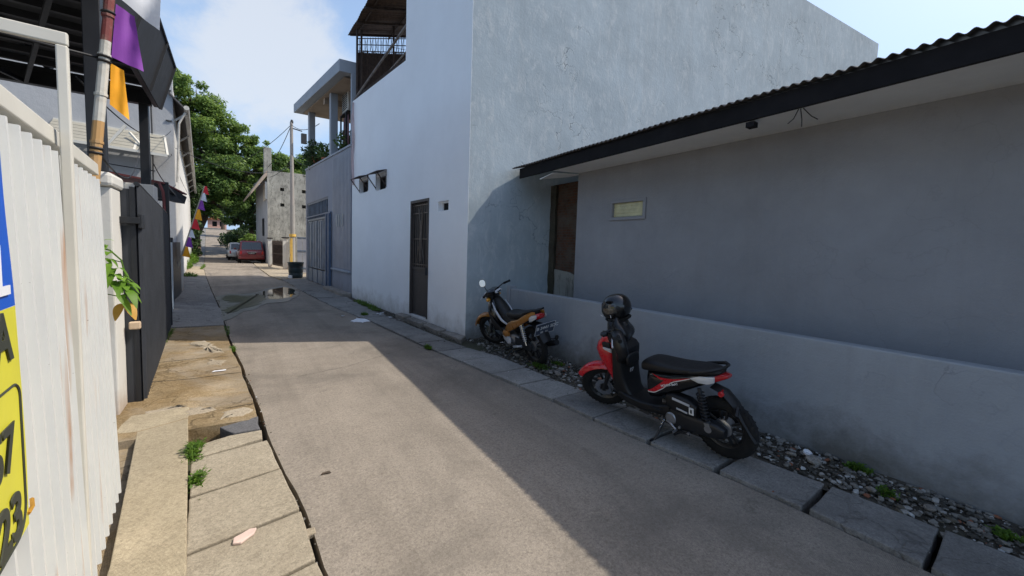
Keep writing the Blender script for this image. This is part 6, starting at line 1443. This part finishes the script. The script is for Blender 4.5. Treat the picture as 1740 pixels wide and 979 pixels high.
for _ in range(160):      # grit that has spread onto the slabs and the lane edge
    y = r.uniform(-.5, 6.5); x = pl(RR, y) + r.gauss(.12,.16); stone(mb, (x, y, .03 if x > pl(RR,y)+.02 else .008), .003+.006*r.random()**2, r)
for _ in range(220):
    y = r.uniform(1.6, 12); x = pl(RL, y) - abs(r.gauss(0,.05))+.02; stone(mb, (x, y, .0 if y < 4.2 else .02), .004+.009*r.random()**2, r)
tag(mb.build('rubble', M['stone']), 'small broken stones and rubble scattered along the foot of the low wall', 'rubble', kind='stuff')
# single larger stones that one can pick out
r = random.Random(5)
big = [((3.66,.98,.05),.055,'flat pale stone beside the white bottle cap by the wall'), ((3.60,.35,.05),.05,'white chunk of tile in the nearest rubble'), ((3.55,.62,.045),.042,'grey lump of concrete in the rubble beside the widest slab joint'), ((3.45,4.62,.05),.06,'pale lump of concrete in front of the orange motorcycle'), ((3.38,3.62,.045),.05,'pale stone beside the pale slab past the red front wheel'), ((3.70,3.2,.045),.05,'brick red fragment against the low wall between the motorcycles'), ((3.62,1.12,.05),.05,'rounded stone next to the mudguard of the red scooter')]
for p, s, lab in big:
    mb = MB(); stone(mb, (0,0,0), s, r); o = mb.build('loose_stone', M['terracotta'] if 'brick' in lab else M['kerbstone'], bevel=.006); o.location = p; tag(o, lab, 'stone')
c = thing('bottle_cap', 'round white plastic cap lying on the rubble by the low wall', 'cap', (3.70,1.04,.065), None, (rad(18),rad(-12),0))
mb = MB(); mb.lathe([(0,.0),(.027,0),(.03,.004),(.03,.02),(.027,.022),(.025,.006),(0,.005)], n=20); mb.build('rim', M['litter'], c, smooth=True)
mb = MB(); mb.lathe([(0,.0065),(.012,.0065),(.012,.008),(0,.008)], n=14); mb.build('centre', M['silver'], c, smooth=True)
mb = MB(); mb.prism(ragged([(-.055,-.03),(-.02,-.045),(.035,-.005),(.05,.04),(.02,.05),(-.05,.012)], .003, .03, 4), 0, .014, 'XY'); o = mb.build('tile_chip', paint('pinkish_tile', (.62,.47,.40,1), rough=.6, var=.15, bump=.2), bevel=.004); o.location = (.03,2.40,.031); tag(o, 'pinkish broken tile chip lying on the left pavement slab', 'tile chip')
mb = MB(); mb.prism(ragged([(-.03,-.035),(.035,-.025),(.03,.03),(-.02,.035)], .003, .03, 8), 0, .03, 'XY'); o = mb.build('stone_chip', M['sandpatch'], bevel=.006); o.location = (.318,2.30,-.02); tag(o, 'small pale stone chip in the gap beside the lane', 'stone')
mb = MB(); mb.prism(ragged([(-.07,-.02),(.06,-.015),(.07,.02),(-.05,.02)], .006, .03, 9), 0, .004, 'XY'); o = mb.build('paper_scrap', M['litter']); o.location = (-.16,5.75,.052); tag(o, 'white scrap of paper on the rust stained pavement', 'litter')
mb = MB(); R = []; poly = ragged([(2.0,8.6),(2.2,8.35),(2.42,8.45),(2.46,8.75),(2.3,8.82),(2.2,8.95),(2.1,8.75)], .05, .05, 12)
mb.prism(poly, .0, .012, 'XY'); o = mb.build('spilt_plaster', M['litter'], bevel=.003); tag(o, 'white splash of spilt plaster on the lane before the white house', 'plaster spill')
r = random.Random(3); lit = [('crumpled white paper heap by the kerb near the white splash', (2.72,8.9,.06), .09), ('second white paper scrap lying against the white house kerb', (2.80,8.45,.05), .055), ('small white scrap at the lane edge left of the white splash', (1.98,9.25,.015), .05)]
for lab, p, s in lit:
    mb = MB()
    for i in range(5):
        q = [Vector((r.uniform(-1,1)*s, r.uniform(-1,1)*s, r.uniform(0,.45)*s)) for _ in range(4)]; mb.add(q+[v+Vector((0,0,.003)) for v in q], [(0,1,2,3),(4,5,6,7)])
    stone(mb, (0,0,s*.1), s*.5, r); o = mb.build('litter', M['litter'], recalc=False); o.location = p; tag(o, lab, 'litter')
mb = MB(); mb.prism(ragged([(-.03,-.008),(.03,-.012),(.025,.012),(-.02,.01)], .004, .02, 9), 0, .006, 'XY'); o = mb.build('dry_leaf', M['bark']); o.location = (.50,2.86,.008); tag(o, 'small dark dry leaf lying on the sunlit lane', 'leaf')

def weed(label, loc, spread, n, h, mat, seed, blades=0, group=None, leafsize=.022):
    r = random.Random(seed); mb = MB(); lf = MB()
    gs = lambda s: max(-.75*s, min(.75*s, r.gauss(0, s*.45)))
    for _ in range(n):
        x, y = gs(spread[0]), gs(spread[1]); k = max(.25, 1-math.hypot(x/spread[0], y/spread[1])); hh = h*k*r.uniform(.5,1.2)
        e = Vector((x+r.gauss(0,.3)*hh, y+r.gauss(0,.3)*hh, hh)); b = Vector((x,y,-.02)); mb.quad(b, b+Vector((.002,.002,0)), e+Vector((.001,.001,0)), e)
        for i in range(7):
            p = b.lerp(e, .25+.11*i); d = Vector((r.gauss(0,1), r.gauss(0,1), r.uniform(.0,.7))).normalized(); u = d.cross(Vector((0,0,1))).normalized(); s = leafsize*r.uniform(.6,1.4)
            lf.add([p, p+d*s*.6+u*s*.32, p+d*s*1.3, p+d*s*.6-u*s*.32], [(0,1,2,3)])
    for _ in range(blades):
        x, y = gs(spread[0]), gs(spread[1]); a = r.uniform(0,6.28); hh = h*r.uniform(.5,1.1); d = Vector((math.cos(a), math.sin(a), 0)); w = Vector((-d.y,d.x,0))*.004; b = Vector((x,y,-.01))
        m = b+d*hh*.2+Vector((0,0,hh*.65)); e = b+d*hh*.6+Vector((0,0,hh*.85)); lf.add([b-w,b+w,m+w*.7,m-w*.7], [(0,1,2,3)]); lf.add([m-w*.7,m+w*.7,e], [(0,1,2)])
    k = len(mb.v); mb.v += lf.v; mb.f += [tuple(i+k for i in f) for f in lf.f]; mb.mi += lf.mi
    row = spread[1] > .45
    o = mb.build('ground_weeds' if row else 'weed', mat, recalc=False); o.location = loc; tag(o, label, 'weeds' if row else 'weed', group, 'stuff' if row else None)
weed('bushy bright weed in the joint beside the pale threshold, upper clump', (-.275,3.62,.02), (.07,.22), 90, .11, M['weed'], 1, 30)
weed('bushy bright weed in the joint beside the pale threshold, lower clump', (-.215,3.18,.01), (.045,.14), 60, .09, M['weed'], 2, 20)
weed('tiny weed in the joint below the bushy weeds', (-.195,2.92,-.02), (.012,.03), 24, .05, M['weed'], 3, 6)
weed('weed growing in the rail groove end of the pale threshold', (-.70,4.27,.0), (.035,.04), 16, .05, M['weed'], 4, 8)
weed('small weed at the lane edge beside the rust stained pavement', (-.03,7.0,.0), (.03,.10), 44, .09, M['weed'], 5, 40)
weed('moss and weeds along the lane edge just beyond the shadow line', (-.12,8.6,.0), (.05,.5), 30, .05, M['weed'], 6, 30)
weed('row of small weeds at the foot of the black gate', (-.87,8.2,.05), (.04,.8), 40, .09, M['weed'], 16, 30)
weed('tall weeds at the foot of the pale street wall, nearer clump', (-2.35,28.5,.05), (.45,2.2), 240, .75, M['weed'], 7, 160, leafsize=.10)
weed('tall weeds further along the foot of the pale street wall', (-2.45,35.5,.05), (.4,3.2), 240, .95, M['weed'], 8, 100, leafsize=.12)
weed('low weeds on the edge of the sandy pavement', (-1.65,22.0,.05), (.4,.5), 90, .22, M['weed'], 9, 60, leafsize=.06)
weed('thin line of grass at the lane edge by the sandy pavement', (-1.5,29.5,.0), (.06,2.2), 50, .3, M['weed'], 19, 90, leafsize=.05)
weed('green mossy weeds between the white house and its kerb', (2.87,10.6,.02), (.12,1.3), 170, .14, M['weed'], 10, 120, leafsize=.035)
weed('small weeds by the white splash at the lane edge', (2.45,9.25,.02), (.09,.14), 70, .08, M['weed'], 11, 50)
weed('small weeds at the lane edge near the white house corner', (2.50,5.72,.02), (.04,.12), 60, .07, M['weed'], 12, 40)
weed('green weeds in the rubble below the orange motorcycle', (3.40,4.02,.03), (.10,.22), 50, .07, M['weed'], 13, 30)
weed('weeds in the rubble against the low wall beside the white tile chunk', (3.82,.75,.04), (.04,.09), 40, .06, M['weed'], 14, 40)
weed('weeds in the rubble beside the grey lump of concrete', (3.60,.55,.03), (.04,.07), 24, .045, M['weed'], 15, 16)
weed('nearest weeds in the rubble along the low wall', (3.66,.05,.03), (.05,.07), 24, .045, M['weed'], 17, 20)
weed('weeds behind the rear wheel of the orange motorcycle', (3.68,3.95,.03), (.07,.11), 46, .08, M['weed'], 18, 40)
# leafy vine on the white pillar
vp = thing('vine', 'bright green broad leaved vine with one dry leaf hanging on the white pillar', 'plant', (-.80,4.66,1.0)); r = random.Random(8)
mb = MB(); mb.tube([(-.12,-.01,.52),(-.04,-.07,.50),(.03,-.10,.42),(.06,-.11,.26),(.05,-.10,.10),(.04,-.08,.0)], .006, 6)
for q in ((.30,),(.12,),(.42,)): mb.tube([(-.15,-.02,q[0]+.03),(-.03,-.06,q[0]),(.04,-.1,q[0]-.02)], .004, 5)
mb.build('stem', M['weed'], vp, smooth=True)
def bigleaf(mb, p, d, s, w, droop, r):
    d = Vector(d).normalized(); u = d.cross(Vector((0,0,1))).normalized(); R = []
    n = 7
    for i in range(n+1):
        t = i/n; c = Vector(p)+d*s*t+Vector((0,0,-droop*s*t*t)); ww = w*math.sin(PI*(t*.93+.05))**.8; cup = Vector((0,0,.22*ww))
        R.append([c-u*ww+cup, c, c+u*ww+cup])
    o = len(mb.v); mb.v += [p_ for r_ in R for p_ in r_]
    for i in range(n):
        for j in range(2): mb.f.append((o+i*3+j,o+i*3+j+1,o+i*3+j+4,o+i*3+j+3)); mb.mi.append(0)
mb = MB()
for k in range(42):
    t = r.random(); p = Vector((-.10,-.03,.53)).lerp(Vector((.06,-.11,.10)), t) + Vector((r.uniform(-.05,.03), r.uniform(-.04,.02), r.uniform(-.05,.08)))
    bigleaf(mb, p, (r.uniform(-.2,1), r.uniform(-1,.1), r.uniform(-.1,.7)), r.uniform(.08,.15), r.uniform(.018,.034), r.uniform(.5,1.3), r)
mb.build('leaves', M['vine'], vp, smooth='all', recalc=False)
mb = MB(); bigleaf(mb, (.04,-.10,.06), (.5,-.5,-.3), .12, .045, .8, r); bigleaf(mb, (.02,-.09,.05), (-.2,-.6,-.4), .10, .035, .8, r); mb.build('dry_leaf', M['deadleaf'], vp, smooth='all', recalc=False)

# ------------------------------------------------------------------ sky, sun, camera
EL, AZ = rad(51.4), math.atan2(.91, -.41)           # azimuth clockwise from +Y
w = bpy.data.worlds.new('World'); scene.world = w; w.use_nodes = True
nt = w.node_tree; bgn = nt.nodes['Background']
sky = nt.nodes.new('ShaderNodeTexSky'); sky.sky_type = 'NISHITA'; sky.sun_disc = False; sky.sun_elevation = EL; sky.sun_rotation = AZ
sky.air_density = 1.0; sky.dust_density = 1.5; sky.ozone_density = 1.5; sky.altitude = 20
tc = nt.nodes.new('ShaderNodeTexCoord'); mp = nt.nodes.new('ShaderNodeMapping'); mp.inputs['Scale'].default_value = (1,1,1.6); mp.inputs['Location'].default_value = SKYLOC
nt.links.new(tc.outputs['Generated'], mp.inputs['Vector'])
def wn(scale, detail, rough):
    n = nt.nodes.new('ShaderNodeTexNoise'); n.inputs['Scale'].default_value = scale; n.inputs['Detail'].default_value = detail; n.inputs['Roughness'].default_value = rough; n.inputs['Distortion'].default_value = .25; nt.links.new(mp.outputs[0], n.inputs['Vector']); return n.outputs['Fac']
def wm(op, a, b):
    n = nt.nodes.new('ShaderNodeMath'); n.operation = op
    for s, v in zip(n.inputs, (a, b)):
        if hasattr(v, 'is_linked'): nt.links.new(v, s)
        else: s.default_value = v
    return n.outputs[0]
def wr(f, a, b):
    n = nt.nodes.new('ShaderNodeMapRange'); n.interpolation_type = 'SMOOTHSTEP'; n.inputs['From Min'].default_value = a; n.inputs['From Max'].default_value = b; nt.links.new(f, n.inputs['Value']); return n.outputs[0]
sepd = nt.nodes.new('ShaderNodeSeparateXYZ'); nt.links.new(tc.outputs['Generated'], sepd.inputs[0])
# one tall cumulus bank over the lane (direction-based) plus thin haze
dot = nt.nodes.new('ShaderNodeVectorMath'); dot.operation = 'DOT_PRODUCT'; nt.links.new(tc.outputs['Generated'], dot.inputs[0]); dot.inputs[1].default_value = CLOUD
bank = wr(wm('ADD', dot.outputs['Value'], wm('MULTIPLY', wm('SUBTRACT', wn(7, 7, .62), .5), .032)), .982, .997)
thin = wm('MULTIPLY', wr(wn(1.6, 7, .62), .55, .8), .35)
haze = wm('MULTIPLY', wr(sepd.outputs['Z'], .80, .0), .85)
cl = wm('MAXIMUM', wm('MULTIPLY', bank, .70), thin)
mx = nt.nodes.new('ShaderNodeMix'); mx.data_type = 'RGBA'; nt.links.new(cl, mx.inputs['Factor']); 
sk = nt.nodes.new('ShaderNodeMix'); sk.data_type = 'RGBA'; sk.blend_type = 'MULTIPLY'; sk.inputs['Factor'].default_value = 1; nt.links.new(sky.outputs[0], sk.inputs['A']); sk.inputs['B'].default_value = SKYTINT
hz = nt.nodes.new('ShaderNodeMix'); hz.data_type = 'RGBA'; nt.links.new(haze, hz.inputs['Factor']); nt.links.new(sk.outputs['Result'], hz.inputs['A']); hz.inputs['B'].default_value = HAZECOL
nt.links.new(hz.outputs['Result'], mx.inputs['A']); mx.inputs['B'].default_value = CLOUDCOL
nt.links.new(mx.outputs['Result'], bgn.inputs['Color']); bgn.inputs['Strength'].default_value = SKYSTR
ld = bpy.data.lights.new('sun', 'SUN'); ld.energy = SUNSTR; ld.angle = rad(.53); ld.color = (1, .93, .82)
so = bpy.data.objects.new('sun', ld); col.objects.link(so)
sd = Vector((math.sin(AZ)*math.cos(EL), math.cos(AZ)*math.cos(EL), math.sin(EL))); so.rotation_euler = sd.to_track_quat('Z', 'Y').to_euler(); so.location = sd*60
cd = bpy.data.cameras.new('camera'); cd.sensor_width = 36; cd.lens = 660/1740*36; cd.shift_y = -16.5/1740; cd.clip_start = .05; cd.clip_end = 2000
co = bpy.data.objects.new('camera', cd); col.objects.link(co)
yaw, pitch, roll = rad(35.6626), math.atan(.0695), .0326
Fv = Vector((math.sin(yaw)*math.cos(pitch), math.cos(yaw)*math.cos(pitch), -math.sin(pitch))); R0 = Vector((math.cos(yaw), -math.sin(yaw), 0)); U0 = R0.cross(Fv)
Rv = R0*math.cos(roll) + U0*math.sin(roll); Uv = Rv.cross(Fv)
co.matrix_world = Matrix(((Rv.x,Uv.x,-Fv.x,0),(Rv.y,Uv.y,-Fv.y,0),(Rv.z,Uv.z,-Fv.z,1.6),(0,0,0,1)))
scene.camera = co
scene.render.engine = 'CYCLES'
scene.cycles.max_bounces = 8; scene.cycles.diffuse_bounces = 5; scene.cycles.glossy_bounces = 3; scene.cycles.transmission_bounces = 2; scene.cycles.transparent_max_bounces = 4
scene.cycles.use_denoising = True
scene.view_settings.view_transform = 'Standard'; scene.view_settings.look = 'None'; scene.view_settings.exposure = 0; scene.view_settings.gamma = 1
